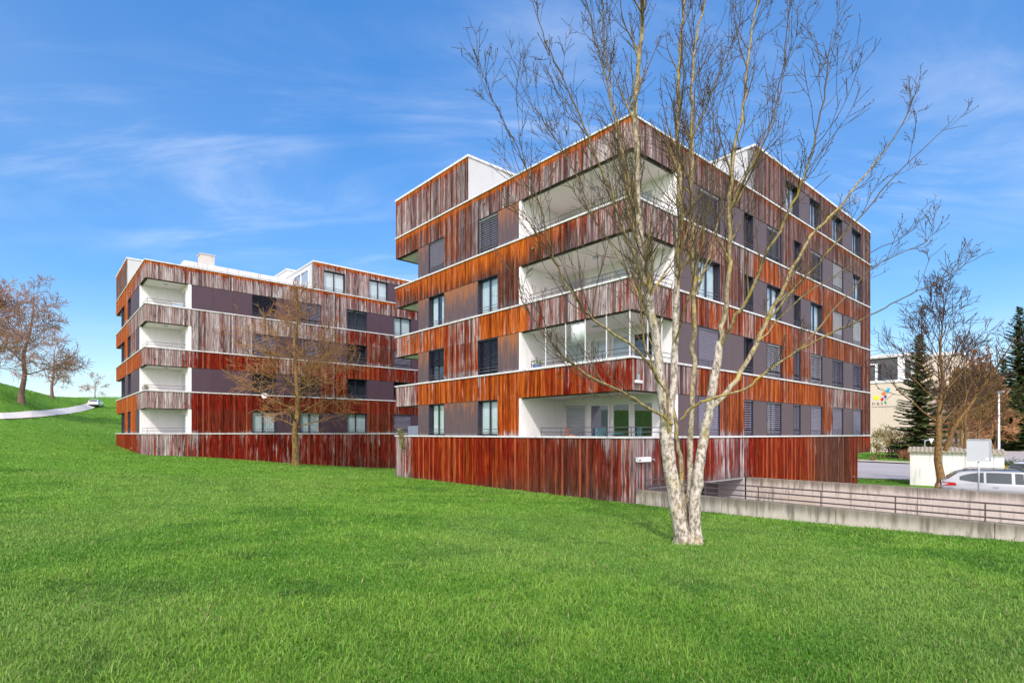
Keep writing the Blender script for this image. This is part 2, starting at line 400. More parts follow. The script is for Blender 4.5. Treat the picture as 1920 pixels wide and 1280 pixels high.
def win_unit(root, P, u0, u1, z0, z1, style, name='window', proud=False, mull=.5, rail=True):
    """frame with reveal, glass, and whatever hangs in or in front of it"""
    f = MB(); w = u1 - u0
    if not proud:
        for a, b in ((u0, u0 + .015), (u1 - .015, u1)): fbox(f, P, a, b, -.21, .012, z0, z1)
        fbox(f, P, u0 + .015, u1 - .015, -.21, .012, z1 - .03, z1); fbox(f, P, u0 + .015, u1 - .015, -.21, -.06, z0, z0 + .03)
        og = -.165; ia, ib, za, zb = u0 + .015, u1 - .015, z0 + .03, z1 - .03
    else:
        og = .05; ia, ib, za, zb = u0, u1, z0, z1
    fr = .055
    fbox(f, P, ia, ia + fr, og - .035, og + .03, za, zb); fbox(f, P, ib - fr, ib, og - .035, og + .03, za, zb)
    fbox(f, P, ia + fr, ib - fr, og - .035, og + .03, zb - fr, zb); fbox(f, P, ia + fr, ib - fr, og - .035, og + .03, za, za + fr)
    mu = ia + (ib - ia) * mull
    if mull > 0: fbox(f, P, mu - .04, mu + .04, og - .034, og + .028, za + fr, zb - fr)
    wn = f.build(name, WHITE if proud else FRAME, root)
    ga, gb, gz0, gz1 = ia + fr, ib - fr, za + fr, zb - fr
    g = MB(); g.quad(P(ga, og, gz0), P(gb, og, gz0), P(gb, og, gz1), P(ga, og, gz1)); g.build('pane', GLASS, wn)
    if style in ('curtain', 'bright', 'purple', 'green', 'sheer'):  # bright: no curtain there, the white sheet paints the sky's reflection in the glass
        c = MB(); n = max(6, int((gb - ga) / .045)); ob = og - (.09 if not proud else .03)
        spans = [(ga, gb)] if style not in ('sheer',) else [(ga, ga + (gb - ga) * .38), (ga + (gb - ga) * .62, gb)]
        for sa, sb in spans:
            prev = None
            for i in range(n + 1):
                u = sa + (sb - sa) * i / n; o = ob + (.02 if not proud else .008) * math.sin(i * 1.9 + u)
                p = (c.vert(P(u, o, gz0)), c.vert(P(u, o, gz1)))
                if prev: c.face((prev[0], p[0], p[1], prev[1]))
                prev = p
        c.build('curtain', {'purple': CURTP, 'green': CURTG}.get(style, CURT), wn, smooth=True)
    if style in ('blind', 'slats', 'half', 'pale', 'dslats', 'stripes'):
        b = MB(); oz = og + .075 if not proud else .09
        lo = gz0 - .05 if style != 'half' else gz0 + (gz1 - gz0) * .52
        zz = zb - .02
        fbox(b, P, ia + .004, ib - .004, oz - .045, oz + .045, zb - .06, zb)
        pitch = .072 if style in ('blind', 'pale') else .105
        while zz > lo:
            if style in ('blind', 'pale'):
                q = ((oz + .022, zz - pitch + .003), (oz + .030, zz - pitch * .55), (oz - .010, zz - .004))
            else:
                q = ((oz + .036, zz - .050), (oz + .006, zz - .020), (oz - .034, zz - .004))
            for (oa, z_a), (ob_, z_b) in zip(q, q[1:]):
                b.quad(P(ia + .006, oa, z_a), P(ib - .006, oa, z_a), P(ib - .006, ob_, z_b), P(ia + .006, ob_, z_b))
            zz -= pitch
        for uu in (ia + .03, ib - .045): fbox(b, P, uu, uu + .015, oz - .008, oz + .008, max(lo, gz0), zb)
        b.build('blind', {'pale': BLINDW, 'blind': BLIND, 'stripes': BLINDW}.get(style, FRAME if style in ('half', 'dslats') else BLIND), wn)
    if rail and not proud:
        r = MB()
        for zz in (z0 + .16, z0 + .30): r.tube([P(u0 + .02, -.03, zz), P(u1 - .02, -.03, zz)], .014, 5)
        for uu in (u0 + .05, (u0 + u1) / 2, u1 - .05): r.tube([P(uu, -.03, z0), P(uu, -.03, z0 + .30)], .010, 4)
        r.build('window_rail', RAIL, wn)
    return wn

def apartment(name, label, C, z0, bid, S):
    root = empty(name, (C[0], C[1], z0), TH); tag(root, label, 'apartment building', 'timber clad apartment buildings')
    XE, YE, YW = S['XE'], S['YE'], S['YW']
    PL = lambda u, o, z: (-o, u, z)
    PR = lambda u, o, z: (u, -o, z)
    PE = lambda u, o, z: (u, YE + o, z)
    PF = lambda u, o, z: (XE + o, u, z)
    faces = {'L': PL, 'R': PR}
    LX, LY = S['LX'], S['LY']          # corner loggia depth along the right and the left face
    # timber skin, one mesh per storey
    for k in range(1, 5):
        top = k * ST - .07; bot = k * ST - 1.2
        mb = MB()
        for fc, P, n in (('L', PL, YE), ('R', PR, XE), ('E', PE, 9.0), ('F', PF, YE)):
            boards(mb, P, 0, n, bot, top, lambda u, z: weather(bid, fc, k, u, z, top, bot, False))
        zlo = (k - 1) * ST
        for fc in ('L', 'R'):
            for (a, b, ty) in S['zones'][fc][k - 1]:
                if ty == 'wood':
                    boards(mb, faces[fc], a, b, zlo + .005, bot, lambda u, z: weather(bid, fc, k, u, z, top, zlo, True))
        boards(mb, PF, 0, YW, zlo, bot, lambda u, z: weather(bid, 'F', k, u, z, top, zlo, True))
        mb.build('timber_cladding', WOOD, root, attr=True)
        bk = MB()                            # battens and membrane behind the boards
        fbox(bk, PL, 0.02, YE - .02, -.10, -.008, bot + .01, top); fbox(bk, PR, .10, XE - .02, -.10, -.008, bot + .01, top)
        fbox(bk, PE, .1, 9.0, -.10, -.008, bot + .01, top); fbox(bk, PF, .1, YE - .1, -.1, -.008, bot + .01, top)
        for fc in ('L', 'R'):
            for (a, b, ty) in S['zones'][fc][k - 1]:
                if ty == 'wood': fbox(bk, faces[fc], a, b, -.30, -.008, zlo, bot + .01)
        fbox(bk, PF, 0.1, YW, -.3, -.008, zlo, bot + .01)
        bk.build('wall_backing', BACK, root)
        # dark drip groove along the underside
        dr = MB()
        fbox(dr, PL, .0, LY, -.16, -.104, bot - .05, bot + .04); fbox(dr, PR, .155, LX, -.16, -.104, bot - .05, bot + .04)
        dr.build('drip_edge', DRIP, root)
        dr = MB(); fbox(dr, PL, YW, YE - .16, -.16, -.104, bot - .05, bot + .04); dr.build('balcony_drip_edge', DRIP, root)
        # loggia slabs with their pale undersides
        sl = MB(); sl.box((.16, .16, bot + .02), (LX + .1, LY + .1, bot + .26)); s_ = sl.build('loggia_soffit', SOFF, root)
        sl = MB(); sl.box((.16, YW, bot + .02), (9, YE - .12, bot + .26)); sl.build('balcony_soffit', SOFF, root)
        lm = MB(); c = (LX * .55, LY * .5)
        lm.tube([(c[0], c[1], bot + .018), (c[0], c[1], bot - .03)], .13, 16); lm.build('ceiling_lamp', GALV, s_)
    # white metal ledges
    for k in range(0, 5):
        z = k * ST; c = MB()
        fbox(c, PL, -.07, YE + .07, -.30, .07, z - .075, z); fbox(c, PR, .30, XE + .07, -.30, .07, z - .075, z)
        fbox(c, PE, .30, 9.0, -.30, .07, z - .075, z); fbox(c, PF, .30, YE + .07, -.3, .07, z - .075, z)
        c.build('ledge' if k < 4 else 'roof_coping', CAP, root, bevel=.008)
    # panels and windows
    for fc in ('L', 'R'):
        P = faces[fc]
        for j in range(4):
            zlo, zhi = j * ST, (j + 1) * ST - 1.2
            for (a, b, ty) in S['zones'][fc][j]:
                if ty == 'panel':
                    n = max(1, round((b - a) / 1.35))
                    for i in range(n):
                        pm = MB(); u0 = a + (b - a) * i / n + .004; u1 = a + (b - a) * (i + 1) / n - .004
                        rs = S['rust'][fc](j, (u0 + u1) / 2)
                        N = 6; idx = []
                        for q in range(N + 1):
                            f_ = q / N; zz = zlo + .004 + (zhi - zlo - .006) * f_
                            w = (rs * (.26 + .86 * f_ ** 1.3), (.55 * math.exp(-(f_ / .12) ** 2)) if fc == 'L' else .0, 0)
                            idx.append((pm.vert(P(u0, .0, zz), (u0, zz, 0), w), pm.vert(P(u1, .0, zz), (u1, zz, 0), w)))
                        for q in range(N): pm.face((idx[q][0], idx[q][1], idx[q+1][1], idx[q+1][0]))
                        e0 = [pm.vert(P(u, -.04, z), (u, z, 0), (0, 0, 0)) for u, z in ((u0, zlo), (u1, zlo), (u1, zhi), (u0, zhi))]
                        pm.face((idx[0][0], idx[N][0], e0[3], e0[0])); pm.face((idx[0][1], e0[1], e0[2], idx[N][1])); pm.face(e0[::-1])
                        pm.build('facade_panel', S['panel'], root, attr=True)
                elif ty.startswith('win'):
                    win_unit(root, P, a, b, zlo, zhi, ty[4:], mull=S['mull'][fc])
    # corner loggias
    for j in range(4):
        zlo, zhi = j * ST - .9, (j + 1) * ST - 1.2
        lw = MB()
        lw.box((LX, 0.004, zlo), (LX + .2, LY, zhi + .03)); lw.box((0.004, LY, zlo), (LX + .2, LY + .12, zhi + .03))
        for x in S['seams'](LX, LY): lw.box(*x(zlo, zhi))
        lw.build('loggia_wall', WHITE, root)
        for (pl, a, b, st) in S['loggia'][j]:
            P = (lambda u, o, z: (LX - o, u, z)) if pl == 'x' else (lambda u, o, z: (u, LY - o, z))
            win_unit(root, P, a, b, zlo + .3, zhi - .28, st, name='loggia_window', proud=True, mull=0)
        r = MB()
        for zz in (.16, .33):
            if S['rail'][j]:
                y1 = S['rail'][j]
                r.tube([(.12, y1, j * ST + zz), (.12, .12, j * ST + zz), (LX - .02, .12, j * ST + zz)], .016, 5)
                n = int(y1 / 1.15)
                for i in range(n + 1): r.tube([(.12, .12 + (y1 - .12) * i / n, j * ST - .02), (.12, .12 + (y1 - .12) * i / n, j * ST + zz)], .014, 4)
        if r.v: r.build('loggia_rail', RAIL, root)
    # body of the house
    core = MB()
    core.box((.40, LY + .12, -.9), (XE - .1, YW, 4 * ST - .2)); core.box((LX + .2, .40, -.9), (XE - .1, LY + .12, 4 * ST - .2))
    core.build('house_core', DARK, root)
    rf = MB(); rf.box((.30, .30, 4 * ST - .3), (XE - .3, YE - .3, 4 * ST - .12)); rf.build('roof_deck', plain('grey_roof_gravel', (.32, .31, .30), .95), root)
    S['base'](root, bid, PL, PR, PE, PF)
    S['pent'](root, bid, PL, PR, PE, PF)
    return root

def cladding_piece(root, bid, name, items):
    """items: (face, P, level, u0, u1, zbottom, ztop)"""
    mb = MB()
    for fc, P, k, u0, u1, zb, zt in items:
        boards(mb, P, u0, u1, zb, zt, lambda u, z: weather(bid, fc, k, u, z, zt, zb, False))
    o = mb.build(name, WOOD, root, attr=True)
    return o

# ---- near block
def base_main(root, bid, PL, PR, PE, PF):
    XE, YE = 26.35, 16.6
    cladding_piece(root, bid, 'timber_plinth', [('L', PL, 0, 0, YE, -2.42, -.07), ('R', PR, 0, 0, .86, -2.6, -.07), ('R', PR, 0, .86, 8.45, -1.86, -.07),
        ('R', PR, 0, 8.45, 8.82, -1.88, -.07), ('R', PR, 0, 8.82, 23.78, -3.5, -.07), ('R', PR, 0, 23.78, XE, -1.15, -.07), ('E', PE, 0, 0, 22, -3.2, -.07)])
    b = MB()
    b.box((.01, .12, -3.6), (.84, YE - .02, -1.84)); b.box((.01, .012, -1.84), (8.5, YE - .02, -.12)); b.box((8.8, .012, -4.2), (23.77, YE - .02, -.12))
    b.box((23.77, .012, -1.13), (XE - .02, YE - .02, -.12)); b.box((.01, .012, -3.6), (.84, .12, -1.84))
    b.build('plinth_backing', BACK, root)
    c = MB(); c.box((.85, 0.03, -5.2), (1.0, 15.9, -1.85)); c.box((8.33, .0, -5.2), (8.49, 15.9, -1.85)); c.box((1.0, 15.6, -5.2), (8.33, 15.9, -1.85))
    c.box((1.0, 3.2, -5.2), (5.2, 3.4, -1.85))
    c.build('garage_wall', plain('grey_garage_concrete', (.42, .38, .38), .9, 0, .12, 2), root)
    f = MB(); f.box((1.0, 0, -1.95), (8.33, 15.6, -1.86)); f.build('garage_ceiling', plain('garage_ceiling_paint', (.30, .28, .28), .9), root)
    g = MB(); g.box((7.1, 1.2, -4.9), (8.32, 1.3, -1.95)); g.build('garage_door', plain('garage_door_steel', (.10, .08, .09), .6), root)
    fl = MB(); fl.quad((1.0, 0, -4.9), (8.33, 0, -4.9), (8.33, 15.6, -4.9), (1.0, 15.6, -4.9)); fl.build('garage_floor', ASPH, root)
def pent_block(root, bid, PL, PR, XA, XE, YB, YE, zones, panelmat, zt=13.5):
    zr = 4 * ST
    items = [('L', PL, 5, YB, YE, zr + .0, zt)]
    bk = MB()
    for (a, b, ty) in zones:
        if ty == 'wood': items.append(('R', PR, 5, a, b, zr, zt)); fbox(bk, PR, a, b, -.34, -.008, zr, zt)
        else:
            items.append(('R', PR, 5, a, b, zr + 1.62, zt)); fbox(bk, PR, a, b, -.34, -.008, zr + 1.62, zt)
    for fc in 'LR': cladding_piece(root, bid, 'attic_cladding', [i for i in items if i[0] == fc])
    bk.build('attic_backing', BACK, root)
    for (a, b, ty) in zones:
        if ty.startswith('win'): win_unit(root, PR, a, b, zr, zr + 1.62, ty[4:])
        elif ty == 'panel':
            pm = MB(); fbox(pm, PR, a + .004, b - .004, -.04, 0, zr, zr + 1.62); pm.build('facade_panel', panelmat, root, attr=True)
    w = MB()
    w.box((XA, .008, zr - .2), (XA + .2, .34, zt)); w.box((XA, .34, zr - .2), (XE - .05, YE - .02, zt - .002))
    w.box((.008, YB, zr - .2), (XA, YE - .02, zt - .004))
    w.build('attic_wall', ATTIC, root)
    r = MB(); r.box((XA - .05, -.06, zt), (XE + .06, YE + .06, zt + .12)); r.box((-.06, YB - .05, zt), (XA - .05, YE + .06, zt + .12))
    r.build('attic_roof', CAP, root, bevel=.01)
def pent_main(root, bid, PL, PR, PE, PF):
    z = [(9.47, 12.87, 'wood'), (12.87, 14.58, 'win:dark'), (14.58, 16.02, 'panel'), (16.02, 17.6, 'win:dark'), (17.6, 19.38, 'wood'),
         (19.38, 21.07, 'win:dark'), (21.07, 22.78, 'panel'), (22.78, 24.57, 'win:dark'), (24.57, 26.35, 'wood')]
    pent_block(root, bid, PL, PR, 9.47, 26.35, 9.63, 16.6, z, PANEL)
    p = MB(); p.tube([(10.2, 1.2, 13.6), (10.2, 1.2, 14.05)], .12, 10); p.tube([(10.2, 1.2, 14.05), (10.2, 1.2, 14.12)], .2, 10); p.build('vent_pipe', FRAME, root)

def zl(w1, s1, w2, s2):
    return [(13.13, 14.2, 'panel'), (11.68, 13.13, w1), (8.87, 11.68, s1), (7.39, 8.87, w2), (5.96, 7.39, s2)]
def zr(ws, s):
    a = [2.96, 4.44, 6.22, 8.40, 9.30, 10.76, 12.40, 13.90, 14.79, 16.17, 17.88, 19.47, 21.25, 22.98, 24.72, 26.35]
    ty = ['panel', ws[0], s[0], ws[1], 'panel', ws[2], s[1], ws[3], s[2], ws[4], s[3], ws[5], 'panel', ws[6], 'wood']
    return [(a[i], a[i + 1], ty[i]) for i in range(15)]
W_, P_ = 'wood', 'panel'
def seams_main(LX, LY):
    f = []
    for x in (1.05, 1.95): f.append(lambda a, b, x=x: ((x, LY - .004, a), (x + .02, LY + .01, b - .35)))
    f.append(lambda a, b: ((1.05, LY - .0045, b - .36), (1.97, LY + .01, b - .345)))
    return f
lg = lambda *st: [('x', 4.49, 5.69, st[0]), ('x', 3.17, 4.24, st[1]), ('x', 2.08, 2.99, st[2]), ('x', .95, 1.92, st[3])]
MAIN = dict(XE=26.35, YE=16.6, YW=14.2, LX=2.76, LY=5.84, panel=PANEL, mull=dict(L=.5, R=.5),
  zones=dict(L=[zl('win:curtain', P_, 'win:curtain', W_), zl('win:half', W_, 'win:dslats', P_), zl('win:sheer', P_, 'win:bright', W_), zl('win:blind', W_, 'win:stripes', P_)],
    R=[zr(['win:blind', 'win:slats', 'win:slats', 'win:slats', 'win:blind', 'win:blind', 'win:blind'], [W_, P_, P_, W_]),
       zr(['win:blind', 'win:dark', 'win:stripes', 'win:slats', 'win:stripes', 'win:slats', 'win:slats'], [P_, W_, W_, P_]),
       zr(['win:bright', 'win:dark', 'win:bright', 'win:dark', 'win:curtain', 'win:pale', 'win:pale'], [W_, P_, P_, W_]),
       zr(['win:stripes', 'win:dark', 'win:stripes', 'win:dark', 'win:stripes', 'win:pale', 'win:bright'], [P_, W_, W_, P_])]),
  rust=dict(L=lambda j, u: (.50 if j == 0 else .74 if j != 3 else .66) * (1.0 if u < 13 else .8), R=lambda j, u: -.3),
  seams=seams_main, loggia=[lg('stripes', 'purple', 'green', 'green'), lg('curtain', 'dark', 'dark', 'green'), lg('pale', 'dark', 'dark', 'dark'), lg('pale', 'dark', 'dark', 'dark')],
  rail=[4.7, 5.3, 5.4, 4.9], base=base_main, pent=pent_main)
main_block = apartment('apartment_building', 'nearer weathered timber apartment block behind the bare white-trunked tree', C0, Z0, 'm', MAIN)

# glazing round the first-floor loggia of the near block
gz = MB(); j = 1
gz.box((.022, .16, ST + .002), (.052, 5.80, ST + .03)); gz.box((.022, .13, ST + .002), (2.7, .16, ST + .03))
for y in (4.35, 3.22, 2.2, 1.17, .12):
    b = MB(); b.box((.02, y - .018, ST), (.055, y + .018, 2 * ST - 1.2)); b.build('glazing_post', CAP, main_block)
for x in (1.0, 1.9):
    b = MB(); b.box((x - .018, .02, ST), (x + .018, .055, 2 * ST - 1.2)); b.build('glazing_post', CAP, main_block)
gg = gz.build('loggia_glazing', CAP, main_block)
gp = MB()
for a, b in ((4.33, 3.24), (3.2, 2.22), (2.18, 1.19), (1.15, .14)): gp.quad((.037, a, ST + .03), (.037, b, ST + .03), (.037, b, 2 * ST - 1.25), (.037, a, 2 * ST - 1.25))
m_ = mat('thin_clear_glass'); g_ = NT(m_)
t_ = g_.n('ShaderNodeBsdfTransparent'); t_.inputs[0].default_value = (.93, .96, .97, 1); l_ = g_.n('ShaderNodeBsdfGlossy'); l_.inputs['Roughness'].default_value = .02
f_ = g_.n('ShaderNodeLayerWeight'); f_.inputs[0].default_value = .12; x_ = g_.n('ShaderNodeMixShader')
g_.l(f_.outputs[0], x_.inputs[0]); g_.l(t_.outputs[0], x_.inputs[1]); g_.l(l_.outputs[0], x_.inputs[2]); g_.l(x_.outputs[0], g_.out.inputs[0])
gp.build('pane', m_, gg)

# small fittings on the facade of the near block
def spout(root, P, u, z):
    s = MB(); s.tube([P(u, -.01, z), P(u, .05, z), P(u, .12, z - .02)], .042, 8); s.build('rain_spout', plain_spout, root)
plain_spout = plain('dull_zinc_spout', (.30, .29, .29), .5, .4)
PLm = lambda u, o, z: (-o, u, z); PRm = lambda u, o, z: (u, -o, z)
for u, z in ((8.3, 10.85), (15.2, 8.1), (15.2, 5.3), (.25, 7.85), (5.0, 7.9)): spout(main_block, PLm, u, z)
for u, z in ((1.1, 7.9), (.35, 10.7), (22.9, -2.6), (1.2, -.85)): spout(main_block, PRm, u, z)

# ---- far block
def base_left(root, bid, PL, PR, PE, PF):
    XE, YE = 25.0, 15.8
    cladding_piece(root, bid, 'timber_plinth', [('L', PL, 0, 0, YE, -2.2, -.07), ('R', PR, 0, 0, XE, -3.4, -.07), ('E', PE, 0, 0, 22, -2.2, -.07)])
    b = MB(); b.box((.012, .012, -4), (XE - .02, YE - .02, -.12)); b.build('plinth_backing', BACK, root)
def pent_left(root, bid, PL, PR, PE, PF):
    z = [(11.13, 11.95, 'wood'), (11.95, 13.74, 'win:bright'), (13.74, 15.88, 'wood'), (15.88, 17.63, 'win:bright'), (17.63, 19.7, 'panel'), (19.7, 25.0, 'wood')]
    pent_block(root, bid, PL, PR, 11.13, 25.0, 8.8, 15.8, z, PANEL_D)
    # setback roof with stepped white fascias
    s = MB(); zr_ = 4 * ST
    s.box((3.05, 4.0, zr_ - .2), (11.12, 8.79, zr_ + .55)); s.box((3.0, 3.93, zr_ + .56), (11.12, 8.79, zr_ + .72)); s.box((2.95, 3.85, zr_ + .78), (11.12, 8.79, zr_ + .98))
    s.box((3.05, 4.02, zr_ + .72), (11.12, 8.79, zr_ + .78)); s.box((2.9, 3.78, zr_ + 1.06), (11.12, 8.79, zr_ + 1.42)); s.box((3.05, 4.02, zr_ + .98), (11.12, 8.79, zr_ + 1.06))
    s.build('setback_roof', CAP, root)
    c = MB(); c.box((4.6, 6.6, zr_ + 1.4), (5.6, 7.6, zr_ + 2.95)); c.box((4.55, 6.55, zr_ + 2.95), (5.65, 7.65, zr_ + 3.02))
    c.build('chimney', plain('pale_chimney_render', (.55, .50, .46), .9, 0, .1, 2, dirt=(.42, .30, .22)), root)
    l = MB(); l.box((12.4, 9.6, 13.6), (15.6, 13, 15.25)); l.box((12.3, 9.5, 15.25), (15.7, 13.1, 15.36)); lh = l.build('lift_housing', CAP, root)
    for x in (12.9, 15.0):
        v = MB(); v.box((x, 9.57, 14.5), (x + .48, 9.62, 14.9)); v.build('vent_grille', FRAME, lh)
    PX = lambda u, o, z: (11.13 - o, u, z)
    win_unit(root, PX, .9, 4.2, zr_ + .2, zr_ + 1.75, 'dark', name='attic_window', proud=True, mull=.5)
PANEL_D = make_panel('dark_plum_panel', (.082, .046, .064), 0)
def zll(w1, s1, w2, s2): return [(10.2, 12.3, w1), (8.4, 10.2, s1), (6.8, 8.4, w2), (4.2, 6.8, s2), (2.54, 4.2, 'panel')]
def zlr(s0, w1, s1, w2, s2, w3, s3, w4):
    return [(2.66, 6.57, s0), (6.57, 8.29, w1), (8.29, 10.09, s1), (10.09, 11.73, w2), (11.73, 13.93, s2), (13.93, 15.68, w3), (15.68, 18.2, s3), (18.2, 19.96, w4), (19.96, 22.6, P_), (22.6, 25, W_)]
def seams_left(LX, LY):
    return [lambda a, b, x=x: ((x, LY - .004, a), (x + .018, LY + .01, b)) for x in (.55, 1.45, 2.1)]
lgl = lambda st: [('x', .35, 1.95, st)]
LEFT = dict(XE=25.0, YE=15.8, YW=12.3, LX=2.46, LY=2.42, panel=PANEL_D, mull=dict(L=.5, R=.45),
  zones=dict(L=[zll('win:dark', W_, 'win:dark', W_), zll('win:dark', P_, 'win:dark', P_), zll('win:dark', W_, 'win:dark', W_), zll('win:dark', W_, 'win:dark', P_)],
    R=[zlr(W_, 'win:curtain', P_, 'win:curtain', P_, 'win:curtain', W_, 'win:slats'), zlr(P_, 'win:dark', P_, 'win:dark', W_, 'win:dark', P_, 'win:dark'),
       zlr(W_, 'win:slats', P_, 'win:slats', P_, 'win:dark', W_, 'win:slats'), zlr(P_, 'win:half', P_, 'win:slats', W_, 'win:dark', P_, 'win:curtain')]),
  rust=dict(L=lambda j, u: .35 if u > 4.2 else -.2, R=lambda j, u: -.2), seams=seams_left,
  loggia=[lgl('curtain'), lgl('dark'), lgl('dark'), lgl('dark')], rail=[2.2, 2.2, 2.2, 2.2], base=base_left, pent=pent_left)
left_block = apartment('apartment_building', 'farther timber apartment block on the slope, greyer and fronted by the twiggy lawn tree', C1, Z1, 'l', LEFT)
for u, z in ((.5, 7.85), (2.25, 7.85), (.5, 5.0), (2.25, 5.0), (.5, 2.15), (2.25, 2.15), (.7, -.9), (2.2, -.8)): spout(left_block, PRm, u, z)
for u, z in ((6.0, -1.1), (7, 10.6)): spout(left_block, PLm, u, z)
# ------------------------------------------------------------------ terrain
def loc2w(a, b, C=C0): return (C[0] + a * UR[0] + b * UL[0], C[1] + a * UR[1] + b * UL[1])
CP = []
def cp(px, py, d): CP.append(at(px, py, d))
for p in [(0, 0, -1.7), (-3, 3.5, -1.69), (3, 3.5, -1.74), (0, -10, -1.6), (-12, -6, -1.5), (12, -6, -1.9), (3.5, 10.9, -2.2),
          (4.7, 19.1, -2.50), (7.9, 15.4, -2.46), (11.1, 11.9, -2.36), (18, 5, -2.2), (26, -4, -2.1), (-8, 12, -1.93), (-14, 8, -1.55), (-24, 2, -1.0), (-40, 0, .2)]: CP.append(p)
for t in (0, 4, 8, 12, 16.6): CP.append((*loc2w(0, t), -2.49))
for t, z in ((-.3, -1.42), (4, -1.72), (8.4, -2.22), (11.65, -2.54), (18.3, -3.08), (25, -3.3)): CP.append((*loc2w(t, 0, C1), z))
CP.append((*loc2w(0, 15.6, C1), -1.62)); CP.append((*loc2w(0, 8, C1), -1.5))
for q in [(0, 851, 30), (100, 857, 30), (200, 863, 30), (232, 850, 41), (-150, 846, 30), (-300, 842, 30), (0, 790, 50), (100, 790, 60), (200, 800, 66), (100, 745, 110), (200, 745, 136),
          (0, 900, 20), (300, 900, 22), (0, 1100, 6.07), (600, 900, 25), (850, 950, 17.5), (1000, 1000, 12), (500, 1100, 6.4)]: cp(*q)
for p in [(12.2, 23.5, -2.95), (20, 23, -2.98), (17.5, 17, -2.7), (25, 35.5, -3.25), (*loc2w(24, -.5), -3.25), (*loc2w(14, -.5), -3.1), (28, 39, -3.3), (38, 55, -3.35), (40, 40, -3.3), (30, 25, -3.1), (60, 66, -3.2),
          (60, 95, -3.2), (85, 100, -2.85), (100, 115, -2.7), (*loc2w(26, 20), -3.4), (10, 60, -3.4), (10, 100, -3), (-20, 75, -2.6), (-40, 70, 0.4), (-30, 110, .5), (-60, 130, 6.6), (50, 0, -2.6), (80, 30, -3), (56, 85, -3.1)]: CP.append(p)
CPA = np.array(CP, dtype=float)
def U(r2): return np.where(r2 < 1e-9, 0, r2 * np.log(np.maximum(r2, 1e-9)) * .5)
nC = len(CPA); SCL = 20.0
xy = CPA[:, :2] / SCL
K = U(((xy[:, None] - xy[None]) ** 2).sum(-1)) + np.eye(nC) * 2e-3
Pm = np.hstack([np.ones((nC, 1)), xy]); A_ = np.zeros((nC + 3, nC + 3)); A_[:nC, :nC] = K; A_[:nC, nC:] = Pm; A_[nC:, :nC] = Pm.T
WT = np.linalg.solve(A_, np.concatenate([CPA[:, 2], np.zeros(3)]))
HILL = [(-400, [(30, 840), (34, 822), (38, 806), (42, 791), (45, 780), (64, 690)]), (-150, [(30, 846), (36, 825), (41, 806), (46, 791), (49.5, 779), (70, 700)]),
  (0, [(30, 851), (38, 824), (44, 805), (50, 786), (54, 774.6), (76, 717)]), (59, [(30, 855), (40, 824), (49, 803), (58, 783), (64, 770.5), (86, 732)]),
  (104, [(30, 857), (43, 824), (56, 798), (70, 778.5), (78, 767), (104, 743)]), (142, [(30, 860), (45, 825), (64, 795), (86, 773.5), (94, 761.5), (125, 744.5)]),
  (172, [(30, 861), (47, 824), (72, 791), (104, 766.6), (113, 755), (135, 744)]), (200, [(30, 863), (48, 830), (76, 790), (115, 760), (123, 752.5), (138, 743.5)]),
  (232, [(30, 864), (50, 834), (80, 792), (118, 760), (126, 752), (140, 743)])]
HPX = np.array([h[0] for h in HILL], float); HK = np.array([h[1] for h in HILL], float)
def hill(X, Y):
    """the grassy hill left of the far block: slope profiles along sight lines, joined smoothly"""
    d = np.maximum(Y, 1.0); px = np.clip(960 + F * X / d, -400, 232)
    K = [(np.interp(px, HPX, HK[:, k, 0]), np.interp(px, HPX, (HY - HK[:, k, 1]) * HK[:, k, 0] / F)) for k in range(6)]
    z = K[0][1].copy()
    for (a, za), (b, zb_) in zip(K, K[1:]):
        m = d > a; z = np.where(m, za + (zb_ - za) * np.clip((d - a) / (b - a), 0, 1), z)
    return z
def heights(X, Y):
    X = np.asarray(X, float); Y = np.asarray(Y, float); z = flat_heights(X, Y)
    px = 960 + F * X / np.maximum(Y, 1.0)
    w = np.clip((300 - px) / 68, 0, 1) * np.clip((Y - 24) / 8, 0, 1); w = w * w * (3 - 2 * w)
    return z * (1 - w) + hill(X, Y) * w
def flat_heights(X, Y):
    X = np.clip(np.asarray(X, float), -105, 105); Y = np.clip(np.asarray(Y, float), -12, 135)
    sh = X.shape; q = np.stack([X.ravel(), Y.ravel()], 1) / SCL
    out = np.empty(len(q))
    for i in range(0, len(q), 20000):
        s = q[i:i + 20000]
        out[i:i + 20000] = U(((s[:, None] - xy[None]) ** 2).sum(-1)) @ WT[:nC] + WT[nC] + s @ WT[nC + 1:]
    return np.clip(out, -3.6, 9.2).reshape(sh)
def gh(x, y): return float(heights(np.array([x]), np.array([y]))[0])

RX0, RX1, RY0, RY1 = .30, 8.6, -23.0, 6.0      # ramp cut in the near block's own axes
def axis(lo, hi, knots, fine, coarse):
    v = []; 
    def put(a, b, s):
        n = max(1, int(round((b - a) / s))); v.extend([a + (b - a) * i / n for i in range(n)])
    ks = [lo] + knots + [hi]
    for a, b in zip(ks, ks[1:]): put(a, b, coarse if max(abs(a), abs(b)) > 151 else 2.2 if max(abs(a), abs(b)) > 71 else fine)
    v.append(hi); return v
ax = axis(-420, 420, [-150, -70, RX0, RX1, 70, 150], .9, 14); ay = axis(-420, 520, [-150, -70, RY0, RY1, 70, 150], .9, 14)
AX, AY = np.meshgrid(np.array(ax), np.array(ay), indexing='ij')
GX = C0[0] + AX * UR[0] + AY * UL[0]; GY = C0[1] + AX * UR[1] + AY * UL[1]; GZ = heights(GX, GY)
nx, ny = AX.shape
def pp(px, d): return ((px - 960) / F * d, d)
